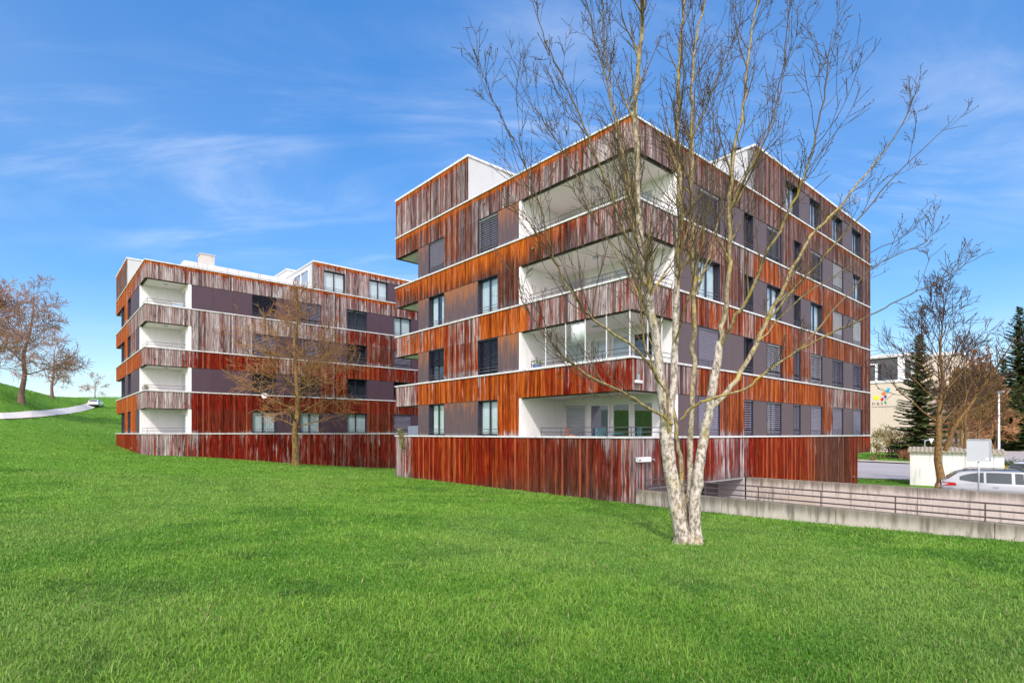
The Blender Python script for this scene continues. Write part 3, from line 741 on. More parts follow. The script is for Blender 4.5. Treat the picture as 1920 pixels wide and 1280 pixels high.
def in_poly(X, Y, P):
    r = np.zeros(X.shape, bool); n = len(P)
    for i in range(n):
        x0, y0 = P[i]; x1, y1 = P[(i + 1) % n]
        c = ((y0 > Y) != (y1 > Y)) & (X < (x1 - x0) * (Y - y0) / (y1 - y0 + 1e-12) + x0); r ^= c
    return r
lowE = [pp(-400, 42), pp(-150, 46), pp(0, 50), pp(59, 58), pp(104, 70), pp(142, 86), pp(172, 104), pp(188, 114)]
upE = [pp(-400, 45), pp(-150, 49.5), pp(0, 54), pp(59, 64), pp(104, 78), pp(142, 94), pp(166, 110), pp(182, 120)]
GZ = GZ - .14 * in_poly(GX, GY, lowE + upE[::-1])
faces = []
for i in range(nx - 1):
    for j in range(ny - 1):
        if RX0 <= (ax[i] + ax[i+1]) / 2 <= RX1 and RY0 <= (ay[j] + ay[j+1]) / 2 <= RY1: continue
        faces.append((i * ny + j, (i + 1) * ny + j, (i + 1) * ny + j + 1, i * ny + j + 1))
me = bpy.data.meshes.new('ground'); me.from_pydata(np.stack([GX, GY, GZ], -1).reshape(-1, 3).tolist(), [], faces)
me.materials.append(GROUND); me.polygons.foreach_set('use_smooth', [True] * len(faces))
gnd = bpy.data.objects.new('ground', me); COL.objects.link(gnd); tag(gnd, 'green lawn sloping down to the timber blocks', 'lawn', kind='structure')

def drape(name, A, B, m, lift, label, cat, nv=8, step=1.5):
    """sheet between two edge polylines A and B (x,y), laid on the terrain"""
    def resample(P):
        P = [Vector(p) for p in P]; L = [0]
        for a, b in zip(P, P[1:]): L.append(L[-1] + (b - a).length)
        return P, L
    PA, LA = resample(A); PB, LB = resample(B); n = max(4, int(max(LA[-1], LB[-1]) / step))
    def ev(P, L, f):
        s = f * L[-1]
        for i in range(len(L) - 1):
            if s <= L[i+1] + 1e-9: return P[i].lerp(P[i+1], (s - L[i]) / max(1e-9, L[i+1] - L[i]))
        return P[-1]
    V = []; Fc = []
    for i in range(n + 1):
        a = ev(PA, LA, i / n); b = ev(PB, LB, i / n)
        for j in range(nv + 1): V.append(a.lerp(b, j / nv))
    z = heights(np.array([v.x for v in V]), np.array([v.y for v in V])) + lift
    for i in range(n):
        for j in range(nv):
            k = i * (nv + 1) + j; Fc.append((k, k + 1, k + nv + 2, k + nv + 1))
    me = bpy.data.meshes.new(name); me.from_pydata([(v.x, v.y, zz) for v, zz in zip(V, z)], [], Fc); me.materials.append(m)
    o = bpy.data.objects.new(name, me); COL.objects.link(o); tag(o, label, cat, kind='structure'); return o
def pp(px, d): return ((px - 960) / F * d, d)
drape('path', lowE, upE, PATHM, .06, 'pale farm track curving up the grassy hill', 'path')
# street and parking court on the far right
drape('road', [(14, 46.5), pp(1610, 40), pp(1720, 38), (50, 33)], [(22, 71), pp(1610, 63), pp(1720, 57.5), (66, 49)], ASPH, .06, 'pale asphalt street behind the near apartment block', 'road', nv=14)
drape('pavement', [(22.2, 71.4), pp(1610, 63.3), pp(1720, 57.8), (66.2, 49.3)], [(23.6, 74), pp(1610, 66), pp(1720, 60), (67.5, 51.5)], plain('pink_kerb_paving', (.55, .44, .36), .9, 0, .1, 3), .17, 'pinkish pavement along the far side of the street', 'pavement', nv=3)
drape('parking_court', [(52, 49), (66, 49.5), (100, 55)], [(62, 96), (84, 96), (130, 96)], ASPH, .10, 'pale asphalt parking court at the far right', 'parking court', nv=14, step=3)
drape('driveway', [loc2w(8.95, -2.5), loc2w(8.95, -12), loc2w(8.95, -22)], [loc2w(17.5, -5), loc2w(17.5, -12), loc2w(17.5, -24)], ASPH, .03, 'asphalt parking strip behind the ramp wall', 'driveway', nv=8)
# ramp floor
rm = MB()
def rampz(y): return float(np.interp(y, [-23, -15, 0], [-2.2, -3.5, -4.95]))
for i in range(23):
    y0, y1 = -23 + i, -22 + i
    rm.quad((RX0, y0, rampz(y0)), (RX1, y0, rampz(y0)), (RX1, y1, rampz(y1)), (RX0, y1, rampz(y1)))
ro = rm.build('ramp', ASPH); ro.location = (C0[0], C0[1], 0); ro.rotation_euler = (0, 0, TH); tag(ro, 'asphalt ramp sinking between the concrete walls to the garage', 'ramp', kind='structure')

# ------------------------------------------------------------------ concrete ramp walls and their railing
def ramp_wall(x0, x1, y0, y1, label, lean=0):
    w = MB(); n = 7; L = (y1 - y0) / n
    for i in range(n):
        a, b = y0 + i * L, y0 + (i + 1) * L - .012
        w.box((x0, a, -3.2), (x1, b, 0))
    o = w.build('retaining_wall', CONC, None, bevel=.012); o.location = (C0[0], C0[1], -2.0); o.rotation_euler = (0, 0, TH)
    tag(o, label, 'wall', 'concrete ramp walls'); return o
ramp_wall(.12, .42, -22.5, -.06, 'stained concrete wall nearer the lawn, carrying the low steel railing')
ramp_wall(8.5, 8.78, -22.5, -.04, 'stained concrete wall on the far side of the ramp, in front of the parked car')
rl = empty('ramp_railing', (C0[0], C0[1], -2.0), TH); tag(rl, 'low brown steel railing of three bars on the nearer ramp wall', 'railing')
BR = plain('brown_steel', (.12, .09, .088), .5, .2, .2, 8)
for z in (.10, .26, .42):
    b = MB(); b.tube([(.30, -.9, z), (.30, -14.8, z)], .021, 6); b.build('bar', BR, rl)
for i in range(9):
    b = MB(); y = -.9 - i * 1.72; b.tube([(.30, y, 0), (.30, y, .43)], .016, 6); b.build('post', BR, rl)
r2 = empty('guard_rail', (C0[0], C0[1], -2.0), TH); tag(r2, 'short steel guard rail over the garage opening beside the trunk', 'railing')
for z in (.12, .34):
    b = MB(); b.tube([(.5, -.25, z), (3.4, -.25, z)], .016, 6); b.build('bar', BR, r2)
for x in (.55, 1.2, 1.9, 2.6, 3.3):
    b = MB(); b.tube([(x, -.25, -.05), (x, -.25, .34)], .013, 6); b.build('post', BR, r2)
b = MB(); b.box((.42, -.45, -.14), (3.6, .02, -.04)); b.build('ledge', BR, r2)
# switch box on the corner of the near block
sb = empty('wall_box', (*loc2w(.45, -.05), -1.02), TH); tag(sb, 'white metal box fixed on the corner boards above the ramp', 'box')
b = MB(); b.box((-.32, -.16, 0), (.42, -.002, .17)); b.build('case', WHITE, sb, bevel=.01)
b = MB(); b.tube([(-.28, -.162, .07), (-.28, -.18, .07)], .03, 10); b.build('lock', FRAME, sb)
l2 = empty('wall_lamp', (*loc2w(.22, -.04), 1.78), TH); tag(l2, 'small white lamp on the first timber band at the corner', 'lamp')
b = MB(); b.box((-.14, -.12, 0), (.2, 0, .10)); b.build('lamp_body', WHITE, l2, bevel=.015)
b = MB(); b.box((-.02, -.06, .10), (.1, -.001, .32)); b.build('bracket', GALV, l2)

# ------------------------------------------------------------------ things on the loggias
def tilt_chair(name, label, C, z0, a, b, rz, col, group=None):
    p = loc2w(a, b, C); r = empty(name, (p[0], p[1], z0), TH + rz); tag(r, label, 'chair', group)
    s = MB(); 
    for i in range(5): s.box((-.22, -.20 + i * .085, .42), (.22, -.13 + i * .085, .44))
    s.build('seat', col, r)
    k = MB()
    for i in range(5): k.box((-.2 + i * .085, .23, .46), (-.14 + i * .085, .25, .92))
    k.box((-.22, .225, .90), (.22, .255, .96)); k.build('backrest', col, r)
    for x in (-.2, .2):
        for y in (-.2, .23):
            l = MB(); l.tube([(x, y, 0), (x, y, .43 if y < 0 else .92)], .016, 6); l.build('leg', col, r)
    return r
PINK = plain('salmon_plastic', (.62, .26, .19), .5); TEAL = plain('teal_paint', (.07, .20, .23), .5)
zf = Z0 - .62
tilt_chair('balcony_chair', 'salmon pink slatted chair on the lowest loggia', C0, zf, 1.9, 4.6, 1.2, PINK)
tilt_chair('balcony_chair', 'teal chair on the lowest loggia, left of the round table', C0, zf, 1.3, 2.6, 2.6, TEAL, 'teal chairs on the lowest loggia')
tilt_chair('balcony_chair', 'teal chair on the lowest loggia, right of the round table', C0, zf, 1.3, .9, -2.2, TEAL, 'teal chairs on the lowest loggia')
p = loc2w(1.3, 1.75); t = empty('balcony_table', (*p, zf), TH); tag(t, 'small round metal table between two teal chairs', 'table')
b = MB(); b.tube([(0, 0, .70), (0, 0, .73)], .36, 20); b.build('tabletop', TEAL, t)
for k in range(3):
    b = MB(); an = k * 2.09; b.tube([(.08 * math.cos(an), .08 * math.sin(an), .7), (.3 * math.cos(an), .3 * math.sin(an), 0)], .015, 6); b.build('leg', FRAME, t)
p = loc2w(1.35, 4.05); o = MB(); o.tube([(0, 0, 0), (0, 0, .16), (0, 0, .55), (0, 0, .66)], [.16, .2, .22, .12], 12); o = o.build('cushion_stool', PINK, smooth=True); o.location = (*p, zf)
tag(o, 'round salmon pouf beside the pink chair', 'stool')
def leaf_cloud(mb, n, fn, size, rg, flat=.0):
    for _ in range(n):
        p = Vector(fn()); s = size * rg.uniform(.6, 1.3)
        d1 = Vector((rg.gauss(0, 1), rg.gauss(0, 1), rg.gauss(0, 1) * (1 - flat))).normalized(); d2 = d1.orthogonal().normalized()
        d2 = Quaternion(d1, rg.uniform(0, 6.28)) @ d2
        a = (rg.random(), rg.random(), 0)
        i = [mb.vert(p - d1 * s, a), mb.vert(p + d2 * s * .38, a), mb.vert(p + d1 * s, a), mb.vert(p - d2 * s * .38, a)]
        mb.face(i)
p = loc2w(.35, 5.2); o = empty('flower_tub', (*p, Z0 + ST - .35), TH); tag(o, 'small blue flower tub at the left end of the glazed loggia', 'planter')
b = MB(); b.tube([(0, 0, 0), (0, 0, .55)], [.16, .19], 12); b.build('tub', plain('blue_tub', (.12, .20, .42), .5), o)
LEAFG = make_leaf('house_plant_leaf', (.05, .12, .02), (.14, .22, .05)); lf = MB(); r_ = random.Random(3)
leaf_cloud(lf, 60, lambda: (r_.gauss(0, .12), r_.gauss(0, .12), .6 + abs(r_.gauss(0, .1))), .05, r_); lf.build('foliage', LEAFG, o, attr=True)
o = empty('planter_box', (*loc2w(.2, 14.75), Z0), TH); tag(o, 'grey blue planter standing on the lowest ledge of the end balcony', 'planter')
b = MB(); b.box((-.25, -.55, 0), (.35, .45, .52)); b.build('tub', plain('slate_blue_planter', (.20, .23, .30), .55), o, bevel=.02)
o = empty('trailing_plant', (*loc2w(-.12, 15.6), Z0), TH); tag(o, 'dry trailing plant hanging over the ledge beside the planter', 'plant')
DRY = make_leaf('dry_trailing_leaf', (.22, .19, .07), (.34, .30, .15), (.12, .17, .04)); lf = MB(); r_ = random.Random(8)
def trail():
    t = r_.random(); return (-.06 + r_.gauss(0, .05), .25 - .35 * t + r_.gauss(0, .09 + .05 * (1 - t)), .42 - 1.15 * t + r_.gauss(0, .05))
leaf_cloud(lf, 420, trail, .07, r_); lf.build('foliage', DRY, o, attr=True)
b = MB(); b.tube([(.1, .2, 0), (-.06, .25, .4), (-.1, .1, -.2), (-.1, -.05, -.65)], .012, 5); b.build('stem', DRIP, o)
# cloth hung on the glazing
b = MB(); n = 8; prev = None
for i in range(n + 1):
    y = 2.98 - .78 * i / n; x = .09 + .012 * math.sin(i * 2.1); dz = .10 * (i / n) ** 2
    q = (b.vert((x, y, 2 * ST - 1.30)), b.vert((x + .01, y, 2 * ST - 2.02 + dz * .6 + .03 * math.sin(i * 1.7))))
    if prev: b.face((prev[0], q[0], q[1], prev[1]))
    prev = q
o = b.build('hanging_cloth', plain('white_cloth', (.82, .82, .80), .9), smooth=True); o.location = (C0[0], C0[1], Z0); o.rotation_euler = (0, 0, TH); tag(o, 'white cloth hung inside the glazed first-floor loggia', 'cloth')
sol = o.modifiers.new('thick', 'SOLIDIFY'); sol.thickness = .006
# satellite dish on the far block
p = loc2w(7.35, -.05, C1); o = empty('satellite_dish', (*p, Z1 + 2.62), TH); tag(o, 'white satellite dish fixed to the second ledge behind the twiggy tree', 'satellite dish')
b = MB(); R_ = .22; rings = []
ctr = Vector((0, -.35, .10)); ax_ = Vector((-.45, -.85, .25)).normalized(); e1 = ax_.orthogonal().normalized(); e2 = ax_.cross(e1)
for i in range(5):
    r = R_ * i / 4; rings.append([b.vert(ctr + ax_ * (.14 * (i / 4) ** 2) + (e1 * math.cos(k * .3927) + e2 * math.sin(k * .3927)) * max(r, .002)) for k in range(16)])
for i in range(4):
    for k in range(16): b.face((rings[i][k], rings[i][(k+1) % 16], rings[i+1][(k+1) % 16], rings[i+1][k]))
o2 = b.build('dish', WHITE, o, smooth=True); o2.modifiers.new('t', 'SOLIDIFY').thickness = .01
b = MB(); b.tube([(0, -.0, -.1), (0, -.2, -.05), tuple(ctr)], .02, 6); b.tube([tuple(ctr - e1 * .4), tuple(ctr + ax_ * .45)], .012, 5); b.build('arm', GALV, o)
for lab, a, bb in (('grey folding chair on the second loggia of the far block', 1.1, .9), ):
    pass
o = empty('flower_box', (*loc2w(.25, 1.7, C1), Z1 + ST - .05), TH); tag(o, 'dark flower box with a grey plant on the second loggia of the far block', 'planter')
b = MB(); b.box((-.1, -.5, 0), (.12, .3, .2)); b.build('tub', FRAME, o)
lf = MB(); leaf_cloud(lf, 90, lambda: (r_.gauss(0, .08), r_.uniform(-.5, .3), .25 + abs(r_.gauss(0, .12))), .06, r_); lf.build('foliage', DRY, o, attr=True)
o = empty('storage_bin', (*loc2w(1.9, .5, C1), Z1 + 3 * ST - .3), TH); tag(o, 'pale blue bin on the top loggia of the far block', 'bin')
b = MB(); b.box((-.3, -.2, 0), (.3, .2, .58)); b.build('bin_body', plain('pale_blue_plastic', (.45, .55, .68), .5), o, bevel=.02)
b = MB(); b.box((-.32, -.22, .58), (.32, .22, .63)); b.build('lid', plain('white_plastic', (.7, .7, .7), .5), o)
# ------------------------------------------------------------------ trees
def bud(mb, p, d, s, rg):
    a = (0.001, 0, 0); d = d.normalized(); e = d.orthogonal().normalized(); f = d.cross(e)
    t = mb.vert(p + d * s * 1.6, a); b_ = mb.vert(p - d * s * .3, a)
    r = [mb.vert(p + (e * math.cos(k * 2.094) + f * math.sin(k * 2.094)) * s * .5, a) for k in range(3)]
    for k in range(3): mb.face((r[k], r[(k+1) % 3], t)); mb.face((r[(k+1) % 3], r[k], b_))

def grow(mb, p, d, r, L, lvl, c, rg):
    """one branch and everything that grows from it; c holds the habit of the species"""
    n = max(2, min(8, int(L / c['step']) + 1)); pts = [Vector(p)]; rad = [r]; dirs = []
    d = Vector(d).normalized(); q = Vector(p)
    for i in range(n):
        d = d + Vector((rg.gauss(0, 1), rg.gauss(0, 1), rg.gauss(0, 1))) * c['wig'] + Vector((0, 0, c['up'][min(lvl, len(c['up']) - 1)]))
        d.normalize(); q = q + d * (L / n); pts.append(q.copy()); rad.append(max(c['rmin'], r * (1 - .78 * (i + 1) / n))); dirs.append(d.copy())
    mb.tube(pts, rad, c['sides'][min(lvl, len(c['sides']) - 1)], cap=False)
    if c.get('bud') and lvl >= c['budlvl']:
        for i in range(1, len(pts)):
            if rg.random() < c['budp']:
                bud(mb, pts[i] + Vector((rg.gauss(0, .012), rg.gauss(0, .012), 0)), dirs[i-1] + Vector((rg.gauss(0, .5), rg.gauss(0, .5), rg.gauss(0, .5))), c['bud'] * rg.uniform(.6, 1.3), rg)
    if lvl < c['max']: sprout(mb, pts, rad, lvl, L, c, rg, c['from'], 1.0, min(1.25, L / c['Lref'][lvl]) if 'Lref' in c else 1.0)

def sprout(mb, pts, rad, lvl, L, c, rg, frm=.2, upto=1.0, k=1.0):
    li = min(lvl, len(c['n']) - 1)
    m = c['n'][li] * k; m = int(m) + (1 if rg.random() < m - int(m) else 0)
    seg = [(pts[i+1] - pts[i]).length for i in range(len(pts) - 1)]; tot = sum(seg)
    for _ in range(m):
        f = frm + (upto - frm) * rg.random(); s = f * tot; i = 0
        while i < len(seg) - 1 and s > seg[i]: s -= seg[i]; i += 1
        t = min(1, s / max(seg[i], 1e-6)); p = pts[i].lerp(pts[i+1], t); r = rad[i] * (1 - t) + rad[i+1] * t
        dd = (pts[i+1] - pts[i]).normalized()
        ax_ = dd.orthogonal().normalized(); ax_ = Quaternion(dd, rg.uniform(0, 6.283)) @ ax_
        an = math.radians(rg.gauss(c['ang'][min(lvl, len(c['ang']) - 1)], 9)); d2 = Quaternion(ax_, an) @ dd
        L2 = L * rg.uniform(*c['len'][min(lvl, len(c['len']) - 1)]) * (1.15 - .6 * f)
        grow(mb, p, d2, max(c['rmin'], r * rg.uniform(.45, .62)), max(L2, .12), lvl + 1, c, rg)

def smooth_path(P, sub=4):
    P = [Vector(p) for p in P]; out = []
    for i in range(len(P) - 1):
        p0 = P[max(i-1, 0)]; p1 = P[i]; p2 = P[i+1]; p3 = P[min(i+2, len(P) - 1)]
        for s in range(sub):
            t = s / sub
            out.append(.5 * ((2 * p1) + (-p0 + p2) * t + (2*p0 - 5*p1 + 4*p2 - p3) * t*t + (-p0 + 3*p1 - 3*p2 + p3) * t*t*t))
    out.append(P[-1]); return out

# --- the big bare tree on the lawn
BARK = make_bark('pale_lichen_bark', (.60, .53, .46), (.19, .15, .115), (.34, .27, .035), .55, (.105, .076, .046), .021, mid=(.33, .255, .125))
TB = (at(1290, 1020, 10.9)[0], 10.9); TZ = gh(*TB)
D0 = 10.9
def S(*p): return [Vector(at(x, y, D0 + dd)) for x, y, dd in p]
stems = [  # path, base radius, tip radius
 (S((1281,1034,.03),(1279,1000,.02),(1268,950,0),(1258,890,0),(1250,830,0),(1249,782,0)), .150, .122, 0),
 (S((1247,800,0),(1239,720,-.1),(1229,630,-.2),(1214,545,-.3),(1201,450,-.4),(1194,350,-.5),(1193,250,-.6),(1198,120,-.7),(1206,0,-.9),(1202,-130,-1)), .098, .022, .25),
 (S((1252,800,.05),(1261,720,.2),(1266,620,.3),(1268,540,.4),(1272,440,.5),(1274,330,.7),(1273,200,.8),(1275,110,.9),(1284,0,1.0),(1300,-130,1.2)), .085, .018, .25),
 (S((1291,1030,.14),(1284,960,.2),(1277,880,.3),(1272,830,.35),(1262,770,.5),(1240,700,.8),(1222,620,1.1),(1210,540,1.3),(1192,430,1.6),(1170,300,2.0),(1152,200,2.2),(1135,90,2.5),(1128,-40,2.7)), .060, .012, .3),
 (S((1297,1024,.18),(1293,940,.22),(1294,860,.3),(1297,780,.3),(1300,700,.35),(1301,600,.4),(1300,500,.5),(1297,400,.6),(1297,290,.7),(1296,190,.7),(1300,90,.8),(1322,0,.9),(1345,-120,1.0)), .072, .016, .4),
 (S((1306,1034,-.08),(1304,990,-.08),(1303,935,-.1),(1310,880,-.1),(1319,825,-.1),(1329,770,-.15),(1341,695,-.2),(1350,640,-.2)), .118, .072, 0),
 (S((1350,645,-.2),(1360,570,-.1),(1368,470,0),(1366,390,.1),(1374,300,.2),(1394,200,.3),(1402,100,.3),(1422,0,.4),(1440,-120,.5)), .056, .012, .15),
 (S((1348,655,-.2),(1375,602,-.5),(1404,555,-.7),(1441,470,-1.0),(1478,400,-1.2),(1508,332,-1.4),(1530,255,-1.6),(1547,165,-1.7),(1556,90,-1.8)), .048, .008, .15),
 (S((1330,768,-.15),(1362,735,0),(1398,682,.2),(1438,604,.5),(1488,502,.9),(1520,442,1.1),(1568,392,1.3),(1624,326,1.5),(1680,256,1.7),(1722,165,1.8)), .064, .008, .2),
 (S((1440,600,.5),(1490,540,.2),(1550,478,0),(1620,400,-.2),(1690,318,-.3),(1772,240,-.4)), .034, .006, .15),
 (S((1277,786,-.1),(1304,759,-.3),(1350,742,-.5),(1400,727,-.6),(1440,694,-.7),(1500,655,-.8),(1560,624,-.9),(1631,591,-1.0),(1689,561,-1.0),(1761,526,-1.1),(1829,486,-1.1)), .040, .006, .2),
 (S((1262,795,-.12),(1236,775,-.3),(1202,756,-.5),(1172,737,-.6),(1125,716,-.8),(1082,688,-.9),(1052,664,-1.0),(1018,626,-1.1),(990,580,-1.2),(968,520,-1.3)), .045, .007, .2),
 (S((1238,722,-.1),(1222,690,-.5),(1190,652,-.7),(1150,626,-.9),(1112,598,-1.0),(1076,558,-1.2),(1046,500,-1.3),(1022,425,-1.5),(1000,350,-1.6),(968,280,-1.6),(935,205,-1.7),(909,148,-1.7)), .040, .006, .2),
 (S((1214,545,-.3),(1176,450,-.8),(1144,360,-1.0),(1112,285,-1.2),(1086,220,-1.3),(1058,150,-1.4),(1022,80,-1.5),(1002,15,-1.5)), .034, .007, .1),
 (S((1200,440,-.4),(1176,330,-.2),(1152,225,0),(1132,130,.1),(1112,60,.2),(1096,-30,.3)), .034, .008, .1),
 (S((1274,330,.7),(1302,250,1.2),(1340,160,1.5),(1378,70,1.8),(1402,-20,2.0)), .030, .007, .1),
 (S((1229,630,-.2),(1200,560,.6),(1160,480,1.1),(1110,400,1.6),(1070,310,1.8),(1020,230,2.0),(985,170,2.1),(960,110,2.2)), .034, .006, .15),
 (S((1299,560,.4),(1330,480,1.0),(1352,400,1.4),(1400,320,1.8),(1440,240,2.0),(1470,150,2.1),(1480,40,2.2)), .036, .007, .15),
 (S((1366,400,.1),(1400,330,-.6),(1440,250,-.9),(1462,160,-1.0),(1475,70,-1.1),(1480,-20,-1.1)), .026, .006, .1),
 (S((1420,640,.3),(1500,560,.8),(1560,520,1.0),(1640,470,1.2),(1700,440,1.3),(1745,390,1.3)), .026, .005, .1),
 (S((1500,655,-.8),(1580,560,-.4),(1640,500,-.2),(1700,470,0),(1740,450,0),(1755,400,.1)), .022, .004, .1),
 (S((1253,810,-.12),(1250,745,-.4),(1228,700,-.6),(1208,640,-.8),(1200,570,-.9),(1190,480,-1.1),(1186,380,-1.2),(1172,270,-1.3)), .034, .007, .3),
 (S((1266,640,.2),(1290,560,-.5),(1312,480,-.8),(1330,380,-1.0),(1340,280,-1.2),(1338,170,-1.3)), .028, .006, .2),
]
tree = empty('bare_tree', (TB[0], TB[1], TZ)); tag(tree, 'tall bare multi-stemmed tree with pale white trunk and lichen on the lawn', 'tree', 'bare trees')
off = Vector((TB[0], TB[1], TZ)); tm = MB(); cm = MB(); rg = random.Random(21)
HAB = dict(step=.18, wig=.075, up=[.12, .14, .13, .10], sides=[5, 4, 3, 3], rmin=.0043, max=3, n=[7, 4.2, 1.3], ang=[30, 34, 38], len=[(.5, 1.1), (.34, .72), (.4, .7)], **{'from': .12}, bud=.018, budlvl=1, budp=.45)
for P, r0, r1, frm in stems:
    Q = [q - off for q in smooth_path(P, 4)]; n = len(Q)
    R = [(r1 + (r0 - r1) * (1 - i / (n - 1)) ** .95) * (.74 if r0 < .05 else .9 if r0 < .09 else 1) for i in range(n)]
    if r0 > .1:
        R = [r * (1 + .14 * max(0, 1 - q.z / .7) + .35 * max(0, 1 - q.z / .16) ** 2) for r, q in zip(R, Q)]
    for i, q in enumerate(Q):
        if 0 < i < n - 1: q += Vector((rg.gauss(0, 1), rg.gauss(0, 1), 0)) * (.010 if R[i] > .05 else .020)
    (tm if r0 > .055 else cm).tube(Q, R, 10 if r0 > .06 else 6, cap=False)
    if r1 < .05:
        LL = sum((Q[i+1] - Q[i]).length for i in range(n - 1))
        sprout(cm, Q, R, 0, 1.0 if P[-1].x > 6.6 else 1.7, HAB, rg, frm, 1.0, LL / 5.2 * (1.5 if P[-1].x > 6.6 else 2.7))
        grow(cm, Q[-1], Q[-1] - Q[-2], r1, .3, 2, HAB, rg)
    for _ in range(int(12 * r0 / .1)):      # knots and stubs along the stems
        i = rg.randrange(2, n - 2) if n > 6 else 1; an = rg.uniform(0, 6.28); v = Vector((math.cos(an), math.sin(an), .35))
        cm.tube([Q[i] + v * R[i] * .8, Q[i] + v * (R[i] + .05)], [.012, .005], 4, cap=False)
tm.build('trunk', BARK, tree, smooth=True, attr=True); cm.build('crown', BARK, tree, smooth=True, attr=True)

def bare_tree(loc, H, spread, r0, label, hab, bark, seed, nb, low=.25, lean=(0, 0), conic=False, fork=None, group='bare trees', name='bare_tree', angs=(62, 30), curve=.0, topw=.35):
    rg = random.Random(seed); o = empty(name, loc); tag(o, label, 'tree', group); tm = MB(); cm = MB()
    n = 10; P = [Vector((lean[0] * (i / n) ** 1.4 + rg.gauss(0, .012) * H * (i > 0) * .6, lean[1] * (i / n) + rg.gauss(0, .012) * H * (i > 0) * .6, -.15 + H * i / n)) for i in range(n + 1)]
    P = smooth_path(P, 2); n = len(P) - 1; R = [r0 * (1 - .93 * (i / n) ** .9) * (1 + .35 * max(0, 1 - i / 2.2)) for i in range(n + 1)]
    tm.tube(P, R, 9, cap=False)
    for i in range(nb):
        f = low + (1 - low) * ((i + rg.random()) / nb) ** .9; k = min(n - 1, int(f * n)); p = P[k].lerp(P[k+1], f * n - k)
        az = i * 2.4 + rg.gauss(0, .3); g_ = (f - low) / (1 - low)
        el = math.radians(90 - (angs[0] * (1 - g_) + angs[1] * g_) + rg.gauss(0, 7))
        d = Vector((math.cos(az) * math.cos(el), math.sin(az) * math.cos(el), math.sin(el)))
        prof = (1 - g_) ** .8 * (1 - topw) + topw if not conic else (1 - g_) * .9 + .1
        if g_ < .15: prof *= .75 + g_ * 1.6
        grow(cm, p, d, R[k] * rg.uniform(.28, .42), spread * prof * rg.uniform(.75, 1.15), 1, hab, rg)
    for pth, ra in (fork or []):
        Q = smooth_path([Vector(q) for q in pth], 3); m_ = len(Q) - 1; RR = [ra * (1 - .85 * i / m_) for i in range(m_ + 1)]
        tm.tube(Q, RR, 8, cap=False); sprout(cm, Q, RR, 1, spread * .9, hab, rg, .3, 1, 2.2)
    tm.build('trunk', bark, o, smooth=True, attr=True); cm.build('crown', bark, o, smooth=True, attr=True); return o

BARKO = make_bark('ochre_bark', (.28, .175, .07), (.10, .06, .03), (.40, .28, .035), .6, (.33, .175, .075), .03)
HM = dict(Lref={0: 5, 1: 4.6, 2: 1.9, 3: 1},step=.3, wig=.10, up=[.03, .035, .04, .04], sides=[6, 4, 3, 3], rmin=.0125, max=3, n=[9, 13, 8, 3.2], ang=[45, 46, 46, 48], len=[(.5, .8), (.34, .62), (.34, .62), (.35, .6)], **{'from': .18})
q = at(555, 873, 37.2); bare_tree((q[0], q[1], gh(q[0], q[1])), 12.2, 6.1, .24, 'twiggy bare tree with ochre lichen on the lawn before the farther block', HM, BARKO, 5, 34, .19, angs=(78, 24), topw=.13)
BARKP = make_bark('pinkish_grey_bark', (.27, .17, .14), (.10, .06, .052), (.3, .22, .12), .3, (.42, .24, .17), .05)
HH = dict(Lref={0: 5, 1: 5.0, 2: 2.0, 3: 1},step=.6, wig=.16, up=[.04, .03, .02, .0], sides=[6, 4, 3, 3], rmin=.024, max=3, n=[8, 15, 10, 3.6], ang=[42, 44, 46, 50], len=[(.5, .8), (.38, .66), (.35, .62), (.35, .6)], **{'from': .2}, bud=.05, budlvl=3, budp=.35)
BARKH = BARKP
q = at(40, 746, 67); bare_tree((q[0], q[1], gh(q[0], q[1])), 13.5, 7.4, .34, 'largest bare hillside tree, leaning over the farm track at the left edge', HH, BARKH, 12, 17, .22, lean=(1.5, 0), angs=(80, 30))
q = at(97, 748, 96); bare_tree((q[0], q[1], gh(q[0], q[1])), 10.2, 5.2, .27, 'medium bare hillside tree with a forked trunk above the track bend', HH, BARKH, 23, 11, .12, lean=(.8, 0), angs=(60, 25))
q = at(-25, 735, 62); bare_tree((q[0], q[1], gh(q[0], q[1])), 13, 7.0, .32, 'bare hillside tree cut by the left edge of the photo', HH, BARKH, 34, 16, .2, angs=(80, 30))
q = at(178, 745, 138); bare_tree((q[0], q[1], gh(q[0], q[1]) - .5), 5.4, 4.6, .15, 'smallest distant bare tree on the hill crest beyond the white car', HH, BARKH, 45, 10, .15, angs=(75, 40))
# forked street tree at the right
BARKB = make_bark('brown_bark', (.27, .155, .06), (.085, .05, .025), (.33, .22, .03), .4, (.085, .052, .042), .028)
HR = dict(step=.3, wig=.10, up=[.05, .07, .06, .05], sides=[6, 4, 3, 3], rmin=.011, max=3, n=[8, 8, 4.5], ang=[36, 38, 42], len=[(.5, .85), (.42, .7), (.4, .65)], **{'from': .2}, bud=.022, budlvl=2, budp=.35)
q = at(1762, 905, 27.5); fz = gh(q[0], q[1])
def rel(px, py, d): v = at(px, py, d); return (v[0] - q[0], v[1] - q[1], v[2] - fz)
o = bare_tree((q[0], q[1], fz), 9.6, 4.2, .21, 'forked bare street tree with brown trunk standing behind the parked silver car', HR, BARKB, 61, 26, .36, lean=(.1, 0), angs=(58, 18),
   fork=[([rel(1772, 845, 27.5), rel(1790, 800, 27.2), rel(1812, 770, 27), rel(1834, 738, 26.8), rel(1868, 690, 26.5), rel(1905, 630, 26.2)], .12)])
b = MB(); b.tube([(-.25, -.2, -.1), (-.27, -.2, .35), (-.22, -.2, .62)], [.16, .13, .15], 9); b.build('stump', BARKB, o, smooth=True, attr=True)
